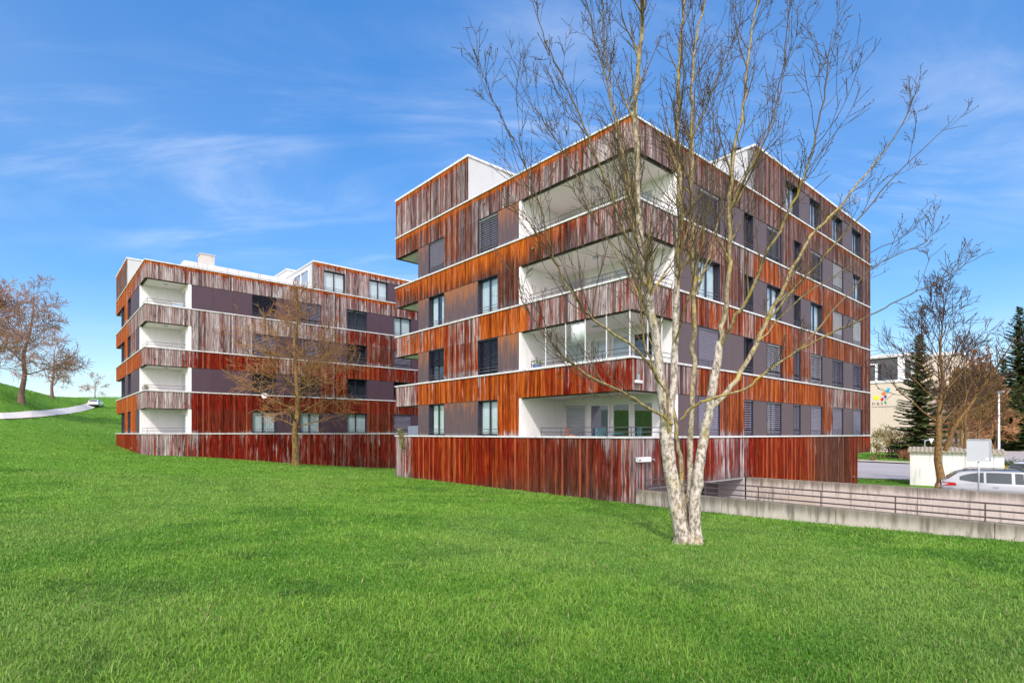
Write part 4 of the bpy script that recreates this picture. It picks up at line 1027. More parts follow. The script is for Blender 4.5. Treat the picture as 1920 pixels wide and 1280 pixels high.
# second trunk behind the sign
q2 = at(1812, 880, 34); bare_tree((q2[0], q2[1], gh(q2[0], q2[1])), 8.5, 3.2, .17, 'bare brown tree standing behind the grey traffic sign', HR, BARKB, 77, 18, .3, angs=(58, 20))
# larches and bare trees of the park behind
BARKL = make_bark('rusty_twig_bark', (.24, .13, .06), (.10, .055, .03), (.3, .18, .05), .3, (.62, .34, .17), .06)
HLc = dict(step=.8, wig=.12, up=[.02, .03, .03, .02], sides=[5, 4, 3, 3], rmin=.036, max=3, n=[8, 14, 8], ang=[50, 50, 52], len=[(.5, .8), (.35, .6), (.35, .6)], **{'from': .1})
for i, (px, pyt, d, lb) in enumerate([(1793, 690, 84, 'rusty larch left of the grey traffic sign'), (1826, 655, 92, 'tallest rusty larch, directly above the grey traffic sign'),
        (1852, 652, 98, 'rusty larch just left of the lamp post'), (1772, 665, 92, 'rusty larch half hidden behind the forked street tree'),
        (1812, 678, 104, 'rusty larch above the left edge of the grey sign'), (1842, 672, 108, 'rusty larch above the right edge of the grey sign'), (1866, 690, 90, 'bushy rusty larch directly behind the lamp post')]):
    q2 = at(px, 840, d); z = gh(q2[0], q2[1]); Ht = (HY - pyt) * d / F - z
    bare_tree((q2[0], q2[1], z), Ht, 4.2, .2, lb, HLc, BARKL, 90 + i, 40, .16, conic=True, angs=(84, 40), group='larches of the park', name='larch_tree')
for i, (px, pyt, d, lb) in enumerate([(1803, 700, 74, 'pale thin bare trunk between the hut roof and the larches'), (1838, 690, 78, 'pale straight bare trunk right of the grey sign'), (1858, 705, 80, 'slender bare trunk beside the lamp post')]):
    q2 = at(px, 838, d); z = gh(q2[0], q2[1]); Ht = (HY - pyt) * d / F - z
    bare_tree((q2[0], q2[1], z), Ht, 3.6, .2, lb, HLc, BARKO, 130 + i, 16, .4, angs=(60, 25), group='bare trees of the park')

# --- evergreens
def spruce(loc, H, W, label, seed, greens, dens=1.0, bare=.04, group='evergreen trees', name='spruce_tree'):
    rg = random.Random(seed); o = empty(name, loc); tag(o, label, 'tree', group); tm = MB(); cm = MB()
    tm.tube([(0, 0, -.3), (0, 0, H * .5), (0, 0, H * .98)], [H * .018, H * .011, H * .002], 8, cap=False); tm.build('trunk', BARKB, o, smooth=True, attr=True)
    nb = int(30 * H / 3.2 * dens)
    for i in range(nb):
        f = (bare + (1 - bare) * ((i + rg.random()) / nb)) ** 1.0; z = H * f
        L = W * .5 * (1 - f) ** .85 * rg.uniform(.62, 1.12) + .12
        az = i * 2.39996 + rg.gauss(0, .25); el = math.radians(-12 + 45 * f + rg.gauss(0, 6))
        ca, sa = math.cos(az), math.sin(az); tone = rg.random()
        m = max(5, int(L / .13 * dens))
        for k in range(m):
            t = (k + rg.random()) / m; x = L * t; dz = math.tan(el) * x - .16 * L * t + .22 * L * t * t
            base = Vector((ca * x, sa * x, z + dz))
            for sd in (-1, 1, 0):
                w = (.34 + .30 * L * (1 - t) * .6) * rg.uniform(.6, 1.2) if sd else .40
                v = Vector((ca * .75 - sa * sd, sa * .75 + ca * sd, -.28 + rg.gauss(0, .15))).normalized()
                e = v.cross(Vector((0, 0, 1))).normalized() * w * .34; e.z += rg.gauss(0, .03)
                a = (min(1, max(0, tone * .6 + .4 * rg.random())), rg.random(), 0)
                i0 = [cm.vert(base - e * .5, a), cm.vert(base + v * w * .6 - e, a), cm.vert(base + v * w, a), cm.vert(base + v * w * .55 + e, a)]
                cm.face(i0)
    cm.build('crown', greens, o, attr=True); return o
G1 = make_leaf('spruce_needles', (.040, .072, .026), (.15, .20, .062), (.24, .18, .06)); G2 = make_leaf('dark_fir_needles', (.026, .056, .018), (.10, .16, .04), (.13, .14, .045))
q2 = at(1724, 833, 70); z = gh(q2[0], q2[1]); spruce((q2[0], q2[1], z), (HY - 627) * 70 / F - z, 8.8, 'tall spruce with a narrow tip in front of the beige building', 7, G1, 1.4)
for i, (px, pyt, d, W, lb) in enumerate([(1912, 575, 94, 12.5, 'largest dark evergreen at the right edge, above the parked hatchback'), (1946, 560, 100, 13, 'dark evergreen cut by the right edge'), (1882, 672, 112, 10, 'dark evergreen right of the lamp post'), (1800, 738, 120, 11, 'dark evergreen behind the larches, left of the sign'), (1846, 728, 124, 11, 'dark evergreen behind the larches, right of the sign'), (1903, 720, 90, 9, 'lower yellow-green evergreen over the parked hatchback'),
        (1790, 700, 112, 9, 'dark evergreen behind the larches, left of the sign'), (1836, 690, 116, 10, 'dark evergreen behind the larches, right of the sign'), (1758, 720, 116, 9, 'dark evergreen beside the beige building'), (1985, 600, 105, 13, 'evergreen just outside the right edge of the court')][:6]):
    q2 = at(px, 838, d); z = gh(q2[0], q2[1]); spruce((q2[0], q2[1], z), (HY - pyt) * d / F - z, W, lb, 200 + i, G2, 1.15, .04, name='evergreen_tree')

def shrub(loc, w, h, label, m, seed, n=420, size=.12, stems=4, trunkh=.0, group='shrubs by the street', name='shrub', bark=None):
    rg = random.Random(seed); o = empty(name, loc); tag(o, label, 'shrub', group); sm = MB()
    for k in range(stems):
        an = k * 6.28 / stems + rg.random(); x, y = math.cos(an) * w * .3, math.sin(an) * w * .3
        sm.tube([(x * .15, y * .15, -.1), (x * .6, y * .6, (trunkh + h) * .4), (x, y, h * .8)], [.05 * h / 3 + .01, .03 * h / 3 + .008, .008], 5, cap=False)
    sm.build('stem', bark or BARKB, o, smooth=True, attr=True); lf = MB()
    lobes = [(rg.gauss(0, .22) * w, rg.gauss(0, .22) * w, trunkh + (h - trunkh) * rg.uniform(.3, .8), rg.uniform(.14, .26) * w) for _ in range(9)]
    def pt():
        l = rg.choice(lobes); v = Vector((rg.gauss(0, 1), rg.gauss(0, 1), rg.gauss(0, .8))).normalized() * l[3] * rg.uniform(.4, 1.1)
        return (l[0] + v.x, l[1] + v.y, max(.03, l[2] + v.z))
    leaf_cloud(lf, n, pt, size, rg); lf.build('foliage', m, o, attr=True); return o
OL = make_leaf('olive_spring_leaf', (.13, .11, .025), (.26, .21, .06), (.30, .18, .05)); OC = make_leaf('ochre_leaf', (.28, .15, .02), (.45, .27, .04)); RDB = make_leaf('red_brown_leaf', (.22, .07, .03), (.32, .16, .07)); DGR = make_leaf('dark_hedge_leaf', (.02, .05, .012), (.06, .10, .03))
def sh(px, py, d, *a, **k): v = at(px, py, d); return shrub((v[0], v[1], gh(v[0], v[1])), *a, **k)
sh(1655, 856, 70, 4.2, 4.4, 'small olive tree-like shrub nearest the timber block', OL, 1, 620, .13, 3, 1.6)
sh(1672, 853, 73, 4.2, 4.0, 'small olive tree-like shrub left of the ochre bush', OL, 2, 620, .13, 3, 1.4)
sh(1640, 858, 68, 2.6, 3.2, 'thin grey-green shrub half hidden by the timber corner', OL, 3, 300, .12, 3, 1.2)
sh(1708, 846, 72, 4.6, 3.6, 'round ochre bush in front of the spruce', OC, 4, 1500, .13, 5, .3)
sh(1690, 852, 69, 1.7, 1.3, 'low red-brown bush beside the white hut', RDB, 5, 420, .1, 5)
sh(1702, 855, 66, 1.8, 1.2, 'low brown bush touching the white hut', RDB, 6, 420, .1, 5)
sh(1636, 862, 64, 1.0, .8, 'tiny dry tuft on the verge', OL, 7, 160, .09, 5)
for i, px in enumerate((1676, 1690, 1728, 1752)): sh(px, 846, 78, 4.2, 2.2, 'dark hedge bush at the foot of the beige building, %s' % ('left of the ochre bush', 'behind the ochre bush', 'right of the spruce trunk', 'behind the yield sign')[i], DGR, 20 + i, 800, .16, 5, group='dark hedge bushes')
sh(1790, 838, 60, 3.2, 2.0, 'reddish bush behind the hut roof', RDB, 31, 600, .12, 5)
sh(1888, 873, 50, 2.6, .75, 'clipped olive hedge beside the yellow flowers', DGR, 32, 900, .1, 5)
YL = make_leaf('yellow_flower', (.75, .55, .02), (.85, .70, .05)); sh(1876, 877, 49, 1.1, .45, 'patch of yellow flowers by the parking court', YL, 33, 420, .07, 5, name='flower_patch')
# ------------------------------------------------------------------ huts, signs, lamp
TILE = plain('weathered_corrugated_sheet', (.40, .34, .25), .9, 0, .2, 4, dirt=(.20, .18, .13))
HUTW = plain('hut_white_paint', (.84, .80, .81), .7, 0, .05, 2, dirt=(.58, .57, .54))
def hut(px, d, rz, w, dp, h, label, group, door=True):
    v = at(px, 900, d); z = gh(v[0], v[1]) - .05; o = empty('garage_hut', (v[0], v[1], z), rz); tag(o, label, 'hut', group)
    b = MB(); b.box((0, 0, -.6), (w, dp, h)); b.build('wall', HUTW, o, bevel=.01)
    s = MB()
    for x in (w * .43, w * .72): s.box((x, -.012, 0), (x + .04, 0, h - .03))
    s.build('downpipe', GALV, o)
    r = MB(); n = int(w / .05); prev = None
    for i in range(n + 1):
        x = -.12 + (w + .24) * i / n; dz = .025 * math.sin(i * 1.57)
        q = [r.vert((x, -.18, h + .06 + dz)), r.vert((x, dp * .6, h + .30 + dz)), r.vert((x, dp + .1, h + .24 + dz)), r.vert((x, -.18, h + dz))]
        if prev:
            for k in range(2): r.face((prev[k], q[k], q[k+1], prev[k+1]))
            r.face((prev[3], q[3], q[0], prev[0]))
        prev = q
    r.build('roof', TILE, o)
    g = MB(); g.prism([(.005, 0.01, h), (.005, dp - .01, h), (.005, dp - .01, h + .2), (.005, dp * .6, h + .26), (.005, .01, h + .04)], (w - .01, 0, 0)); g.build('gable', HUTW, o)
    return o
hut(1706, 34.5, -.66, 3.7, 3.4, 2.12, 'low white hut with a corrugated tan roof beside the street', 'white garage huts')
hut(1812, 34.0, -.66, 1.75, 3.2, 2.0, 'narrow white hut behind the grey sign post', 'white garage huts')

v = at(1835, 900, 20.8); z = gh(v[0], v[1]); o = empty('traffic_sign', (v[0], v[1], z), -.62); tag(o, 'grey back of a rectangular traffic sign on a post behind the ramp wall', 'sign')
b = MB(); b.tube([(0, 0, -.2), (0, 0, -z - .28)], .03, 10); b.build('post', GALV, o, smooth=True)
SIGNB = plain('sign_back_grey', (.50, .53, .54), .5, .2, .06, 3)
zc = -.645 - z; hw, hh, cr = .36, .425, .06; pts = []
for cx, cz, a0 in ((hw - cr, hh - cr, 0), (-hw + cr, hh - cr, 90), (-hw + cr, -hh + cr, 180), (hw - cr, -hh + cr, 270)):
    for k in range(5): a = math.radians(a0 + 22.5 * k); pts.append((cx + cr * math.cos(a), -.035, zc + cz + cr * math.sin(a)))
b = MB(); b.prism(pts, (0, -.012, 0)); 
for (x0, x1, z0, z1) in ((-hw + .03, hw - .03, hh - .03, hh), (-hw + .03, hw - .03, -hh, -hh + .03), (-hw, -hw + .03, -hh + .05, hh - .05), (hw - .03, hw, -hh + .05, hh - .05)): b.box((x0, -.075, zc + z0), (x1, -.048, zc + z1))
pl = b.build('plate', SIGNB, o)
b = MB(); b.box((.20, -.052, zc - .36), (.28, -.0475, zc - .28)); b.build('sticker', WHITE, pl)
# yield sign on a bent pole
v = at(1734, 850, 57); z = gh(v[0], v[1]); o = empty('yield_sign', (v[0], v[1], z)); tag(o, 'back of a triangular yield sign on a bent pole before the spruce', 'sign')
b = MB(); b.tube(smooth_path([(0, 0, 0), (0, 0, 2.35), (.06, 0, 2.55), (.25, 0, 2.62), (.75, 0, 2.62)], 3), .045, 8); b.build('post', GALV, o, smooth=True)
b = MB(); b.prism([(.36, -.06, 2.78), (.92, -.06, 2.78), (.64, -.06, 2.28)], (0, .02, 0)); p_ = b.build('plate', WHITE, o)
b = MB(); b.prism([(.45, -.062, 2.73), (.83, -.062, 2.73), (.64, -.062, 2.40)], (0, -.004, 0)); b.build('plate_back', SIGNB, p_)
# lamp post
v = at(1873, 868, 52); z = gh(v[0], v[1]); o = empty('street_lamp', (v[0], v[1], z)); tag(o, 'slim white lamp post at the edge of the parking court', 'lamp post')
h = (HY - 735) * 52 / F - z; b = MB(); b.tube([(0, 0, 0), (0, 0, .4), (0, 0, h)], [.11, .10, .06], 10); b.build('pole', WHITE, o, smooth=True)
b = MB(); b.tube([(0, 0, .05), (0, 0, .55)], .2, 10); b.build('base', GALV, o)
b = MB(); b.box((-.12, -.6, h - .05), (.12, .1, h + .06)); b.build('lamp_head', GALV, o, bevel=.03)
v = at(1756, 842, 70)
# ------------------------------------------------------------------ cars
TYRE = plain('tyre_rubber', (.02, .02, .02), .85); RIMM = plain('alloy_rim', (.55, .56, .58), .3, .8); BLK = plain('black_trim', (.02, .02, .022), .45)
TAIL = plain('red_tail_lamp', (.50, .02, .02), .2, 0, .1, 5, .5); HEADL = plain('clear_headlamp', (.7, .72, .75), .15)
def car_glass():
    m = mat('tinted_car_glass'); g = NT(m); b = g.bsdf((.02, .035, .04), .04, 0, .8); return m
CGL = car_glass()
def paint(name, col, metal=.35):
    m = mat(name); g = NT(m); n = g.noise(g.objco(), 2, 3); c = g.mix(n, tuple(x * .95 for x in col), tuple(min(1, x * 1.04) for x in col))
    b = g.bsdf(c, .28, metal, .5); b.inputs['Coat Weight'].default_value = .6; b.inputs['Coat Roughness'].default_value = .06; return m
def car(loc, rz, label, col, name='parked_car', Lc=4.7, H=1.48, kind='wagon', group='parked cars'):
    """x runs from the tail (0) to the nose (Lc)"""
    o = empty(name, loc, rz); tag(o, label, 'car', group); W = .90
    g = .22
    if kind == 'wagon':  # x, z top, half width at top, z belt, half width body
        st = [(0, .70, .80, .70, .80), (.06, .98, .80, .92, .84), (.22, 1.05, .80, .95, .87), (.62, 1.40, .60, .95, .89), (.85, 1.45, .60, .95, .90), (1.8, H, .62, .94, .90), (2.55, H - .01, .62, .93, .90), (3.0, 1.40, .60, .93, .90), (3.62, 1.02, .70, .92, .90), (3.8, .98, .72, .90, .89), (4.4, .86, .70, .80, .84), (4.62, .72, .62, .66, .74), (4.7, .55, .55, .5, .66)]
    else:
        st = [(0, .62, .76, .62, .78), (.05, .95, .78, .9, .83), (.16, 1.0, .78, .94, .86), (.40, 1.40, .60, .95, .88), (.6, 1.46, .60, .95, .89), (1.5, H, .62, .95, .89), (2.2, H - .02, .62, .94, .89), (2.55, 1.40, .60, .94, .89), (3.15, 1.03, .70, .93, .89), (3.3, 1.0, .72, .9, .88), (3.85, .88, .70, .8, .83), (4.05, .7, .62, .64, .74), (4.12, .52, .55, .5, .66)]
    k_ = Lc / st[-1][0]; st = [(x * k_, *r) for x, *r in st]
    b = MB(); rows = []
    def sec(x, zt, wt, zb, wb):
        zu = g + (.10 if .3 < x < Lc - .3 else .18)
        half = [(wb * .86, zu), (wb, zu + .12), (wb + .01, (zu + zb) / 2 + .05), (wb * .985, zb - .05), (wb * .955, zb), (wt + .03, zt - .05 if zt - zb > .12 else zt - .008), (wt * .85, zt), (wt * .4, zt + .012)]
        return half
    for s in st:
        hf = sec(*s); row = [b.vert((s[0], y, z)) for y, z in hf] + [b.vert((s[0], -y, z)) for y, z in hf[::-1]]; rows.append(row)
    n = len(rows[0])
    for i in range(len(rows) - 1):
        for k in range(n): b.face((rows[i][k], rows[i][(k+1) % n], rows[i+1][(k+1) % n], rows[i+1][k]))
    b.face(rows[0][::-1]); b.face(rows[-1])
    bd = b.build('body', col, o, smooth=True); md = bd.modifiers.new('e', 'EDGE_SPLIT'); md.split_angle = math.radians(38)
    cab = [i for i, s in enumerate(st) if s[1] - s[3] > .3]
    def ip(x):
        for a, c in zip(st, st[1:]):
            if x <= c[0]:
                f = (x - a[0]) / (c[0] - a[0]); return [p * (1 - f) + q_ * f for p, q_ in zip(a, c)]
        return st[-1]
    i0, i1 = cab[0], cab[-1]; xr, xf = st[i0][0], st[i1][0]
    wins = [(xr + .02, xr + .78), (xr + .86, xr + 1.62), (xr + 1.72, xf + .42 * k_)] if kind == 'wagon' else [(xr + .05, xr + .5), (xr + .58, xr + 1.32), (xr + 1.42, xf + .40 * k_)]
    for sd in (1, -1):
        for wi, (xa, xb) in enumerate(wins):
            w = MB(); prev = None
            for k in range(7):
                x = xa + (xb - xa) * k / 6; s = ip(x); zt, wt, zb, wb = s[1:]; y0, z0 = wb * .955, zb; y1, z1 = wt + .03, zt - .05
                t0, t1 = .06, .90
                if wi == 0: t1 = .90 * (1 - .35 * (1 - k / 6) ** 2); t0 = .06 + .2 * (1 - k / 6) ** 2
                q = [w.vert((x, sd * (y0 + (y1 - y0) * t + .006), z0 + (z1 - z0) * t)) for t in (t0, t1)]
                if prev: w.face((prev[0], q[0], q[1], prev[1]))
                prev = q
            w.build('side_window', CGL, o, smooth=True)
        t = MB(); x = st[2][0]; t.prism([(.0, sd * .60, .80), (.10, sd * .86, .80), (.55, sd * .905, .84), (.50, sd * .905, .94), (.10, sd * .855, .95), (.02, sd * .62, .94)], (0, sd * .012, 0)); t.build('tail_light', TAIL, o)
        hl = MB(); hl.prism([(Lc - .62, sd * .845, .70), (Lc - .16, sd * .72, .66), (Lc - .26, sd * .74, .80), (Lc - .62, sd * .83, .86)], (.02, sd * .02, 0)); hl.build('headlight', HEADL, o)
        mr = MB(); mr.box((xf + .10, sd * .93, .93), (xf + .26, sd * 1.08, 1.08)); mr.build('mirror', BLK if kind == 'wagon' else col, o, bevel=.03)
        for x in (.86 * k_, 3.72 * k_ if kind == 'wagon' else 3.38 * k_):
            wv = MB(); wv.tube([(x, sd * .70, .33), (x, sd * .915, .33)], .325, 24); wh = wv.build('wheel', TYRE, o)
            rm_ = MB(); rm_.tube([(x, sd * .90, .33), (x, sd * .925, .33)], .21, 18); rm_.build('rim', RIMM, wh)
            ar = MB(); ar.tube([(x, sd * .80, .33), (x, sd * .905, .33)], .38, 24); ar.build('wheel_arch', BLK, o)
        rr = MB(); rr.tube([(xr + .15, sd * .56, ip(xr + .15)[1] + .0), (xr + .4, sd * .58, H + .03), (xf - .5, sd * .58, H + .02), (xf - .25, sd * .57, ip(xf - .25)[1])], .016, 6); rr.build('roof_rail', BLK, o)
        dh = MB()
        for x in (xr + 1.05, xr + 2.05): dh.box((x, sd * .905, .80), (x + .18, sd * .925, .83))
        dh.build('door_handle', col, o)
    a, c = st[2], st[i0]; rw = MB()
    rw.quad((a[0] + .02, -.66, a[1] + .06), (a[0] + .02, .66, a[1] + .06), (c[0] - .04, .54, c[1] - .03), (c[0] - .04, -.54, c[1] - .03))
    for i in range(4): v = rw.v[i]; rw.v[i] = (v[0] - .035, v[1], v[2] + .012)
    rw.build('rear_window', CGL, o)
    a, c = st[i1], st[i1 + 1]; ww = MB(); ww.quad((a[0] + .05, -.54, a[1] - .02), (a[0] + .05, .54, a[1] - .02), (c[0] - .03, .66, c[1] + .02), (c[0] - .03, -.66, c[1] + .02))
    for i in range(4): v = ww.v[i]; ww.v[i] = (v[0] + .02, v[1], v[2] + .016)
    ww.build('windscreen', CGL, o)
    np_ = MB(); np_.box((-.03, -.26, .72), (.005, .26, .83)); np_.build('number_plate', WHITE, o)
    bp = MB(); bp.box((-.04, -.72, .32), (.1, .72, .52)); bp.build('bumper', BLK, o, bevel=.03)
    return o
SIL = paint('silver_car_paint', (.36, .37, .38)); WHP = paint('white_car_paint', (.75, .76, .77), .0); BLP = paint('pale_blue_silver_paint', (.50, .55, .62)); DKP = paint('dark_car_paint', (.05, .055, .07), .3)
v = at(1762, 900, 23.6); car((v[0], v[1], gh(v[0], v[1]) + .03), -.66, 'silver estate car with roof rails parked behind the ramp wall', SIL)
v = at(1912, 843, 94); car((v[0], v[1], gh(v[0], v[1]) + .12), math.pi + .05, 'pale silver hatchback parked under the evergreens', BLP, kind='hatch', Lc=4.25)
v = at(1914, 842, 97); car((v[0] + .6, v[1], gh(v[0], v[1]) + .12), math.pi + .9, 'dark car parked right of the silver hatchback', DKP, kind='hatch', Lc=4.2)
v = at(1903, 890, 33); car((v[0], v[1], gh(v[0], v[1]) + .03), .0, 'white car cut by the right edge, behind the silver estate', WHP, kind='hatch', Lc=4.2)
v = at(174, 759, 107); car((v[0], v[1], gh(v[0], v[1]) + .07), math.pi / 2 + .42, 'white hatchback driving away along the hillside track', WHP, 'driving_car', kind='hatch', Lc=4.1, H=1.5, group='cars on the track')

# ------------------------------------------------------------------ beige building behind the spruce
BEI = plain('beige_render', (.67, .565, .455), .9, 0, .05, .6, dirt=(.60, .49, .38))
RB = -.80; DB = 95.0; v = at(1585, 850, DB); zb = -3.0; cB, sB = math.cos(RB), math.sin(RB)
bo = empty('community_building', (v[0], v[1], zb), RB); tag(bo, 'beige rendered building with glazed roof storey and a coloured mark on its wall', 'building')
def wl(px, py, y=0.0):
    """along-wall position and height of the wall plane y (building axes) at a picture position"""
    a = (px - 960) / F; ox, oy = v[0] - sB * y, v[1] + cB * y
    t = (a * oy - ox) / (cB - a * sB); d = oy + t * sB; return t, (HY - py) * d / F - zb
X0 = 0.0; XE_ = wl(1712, 700)[0]; XG = wl(1683, 700)[0]; zs = wl(1667, 714)[1]; zt = wl(1667, 667)[1]; XR = wl(1802, 700, 2.4)[0]
b = MB(); b.box((0, 0, -1), (XE_, 14, zs - .25)); b.build('wall', BEI, bo)
b = MB(); b.box((-.1, -.15, zs - .25), (XE_ + .1, 14.1, zs + .12)); b.build('slab', WHITE, bo)
b = MB(); b.box((XE_, 2.4, -1), (XR, 14, zt - .4)); b.build('rear_wall', BEI, bo)
b = MB(); b.box((-.1, 0, zt - .2), (XE_ + .3, 14, zt + .25)); b.build('roof', WHITE, bo)
b = MB(); b.box((XE_ + .3, 2.2, zt - .4), (XR + .2, 14, zt + .1)); b.build('rear_roof', WHITE, bo)
b = MB(); b.box((XG, .1, zs + .12), (XG + .3, 3, zt - .2)); b.box((XG + .3, .5, zs + .12), (XE_ + .2, .7, zt - .2)); b.build('roof_storey_wall', WHITE, bo)
xp = wl(1641, 690)[0]
b = MB(); b.box((xp, .0, zs + .12), (xp + .3, .3, zt - 1.3)); b.box((-.1, 0.0, zt - 1.3), (xp + .3, .3, zt - 1.1)); b.build('terrace_frame', WHITE, bo)
b = MB(); b.quad((0, 1.4, zs + .12), (XG, 1.4, zs + .12), (XG, 1.4, zt - .2), (0, 1.4, zt - .2)); b.build('roof_storey_glass', CGL, bo)
for x in (XG + .9, XG + 2.2):
    b = MB(); b.quad((x, .49, zs + .3), (x + .8, .49, zs + .3), (x + .8, .49, zt - .9), (x, .49, zt - .9)); b.build('roof_window', CGL, bo)
b = MB(); n = int(XG / .15)
for k in range(n): b.box((.05 + k * .15, .02, zs + .12), (.08 + k * .15, .05, zs + 1.1))
b.box((0, .0, zs + 1.1), (XG, .06, zs + 1.15)); b.build('terrace_rail', RAIL, bo)
for (pa, pb, ya, yb) in ((1722, 1741, 742, 726), (1748, 1766, 742, 726), (1776, 1788, 742, 724), (1722, 1738, 806, 772), (1774, 1789, 798, 766), (1748, 1764, 806, 772)):
    x0, za = wl(pa, ya, 2.36); x1, zc_ = wl(pb, yb, 2.36)
    b = MB(); b.box((x0, 2.33, za), (x1, 2.6, zc_)); w_ = b.build('window', FRAME, bo)
    b = MB(); b.quad((x0 + .08, 2.325, za + .08), (x1 - .08, 2.325, za + .08), (x1 - .08, 2.325, zc_ - .08), (x0 + .08, 2.325, zc_ - .08)); b.build('pane', CGL, w_)
zc2 = wl(1760, 824, 2.4)[1]
b = MB(); b.box((XE_ + .1, 1.0, zc2 - .2), (XR + 3, 2.39, zc2)); b.build('canopy', WHITE, bo)
# the coloured mark and the lettering on the beige wall
cols = {'yellow': (.80, .72, .01), 'cyan': (.02, .40, .62), 'orange': (.72, .17, .03), 'violet': (.10, .06, .28), 'red': (.55, .03, .03), 'green': (.02, .36, .14)}
pol = {'cyan': [(1661.5, 731), (1665, 727), (1669, 727.5), (1668, 733), (1664, 737), (1660.5, 735)], 'orange': [(1652.5, 737), (1658, 733.5), (1661.5, 737), (1658.5, 741), (1654, 740.5)],
       'violet': [(1657, 742.5), (1661.5, 739.5), (1663, 743), (1660.5, 748), (1657.5, 744.5)], 'red': [(1651, 747.5), (1655, 744.5), (1658, 748.5), (1655, 751.5), (1652, 751)],
       'green': [(1657.5, 753.5), (1660, 750.5), (1662.5, 754), (1662, 758.5), (1659.5, 756.5)], 'yellow': [(1637.5, 744), (1640, 741), (1644.5, 741.5), (1647, 744.5), (1650, 748.2), (1643, 749), (1639, 748)]}
mk = empty('wall_mark', (v[0], v[1], zb), RB); tag(mk, 'mark of six coloured tiles with dark lettering on the beige wall', 'wall sign')
for nm, P in pol.items():
    b = MB(); b.prism([(lambda q: (q[0], -.03, q[1]))(wl(x, y)) for x, y in P], (0, .026, 0)); b.build('coloured_tile', plain(nm + '_tile', cols[nm], .5, 0, .04), mk)
LET = plain('dark_lettering', (.06, .045, .05), .6)
def text(body, px, py, hpx, stretch=1.0, sp=1.0):
    cu = bpy.data.curves.new('lettering', 'FONT'); cu.body = body; x, z = wl(px, py); x2, z2 = wl(px, py - hpx)
    cu.size = (z2 - z) * 1.9; cu.extrude = .012; cu.space_character = sp; cu.resolution_u = 2
    tmp = bpy.data.objects.new('lettering', cu); COL.objects.link(tmp); cu.materials.append(LET)
    me = bpy.data.meshes.new_from_object(tmp.evaluated_get(bpy.context.evaluated_depsgraph_get())); bpy.data.objects.remove(tmp); bpy.data.curves.remove(cu)
    t = bpy.data.objects.new('lettering', me); COL.objects.link(t); t.parent = mk; t.location = (x, -.016, z); t.rotation_euler = (math.pi / 2, 0, 0); t.scale = (stretch, 1, 1); return t
text('net', 1635, 759.3, 5.2, .95, 1.55)
text('um des Tannenrain Brise Ringplan', 1634.5, 763.6, 1.5, 1.05)
# low carport at the far court
v2 = at(1893, 835, 103); o = empty('carport', (v2[0], v2[1], gh(v2[0], v2[1])), .0); tag(o, 'low dark carport under the evergreens', 'carport')
b = MB(); b.box((-7, 0, 1.9), (9, 5, 2.15)); b.build('roof', GALV, o)
b = MB(); b.box((-7, 4.7, 0), (9, 4.9, 1.9)); b.build('back_wall', BACK, o)
for x in (-6.8, 1, 8.8):
    b = MB(); b.box((x - .08, .1, -.3), (x + .08, .26, 1.9)); b.build('post', FRAME, o)

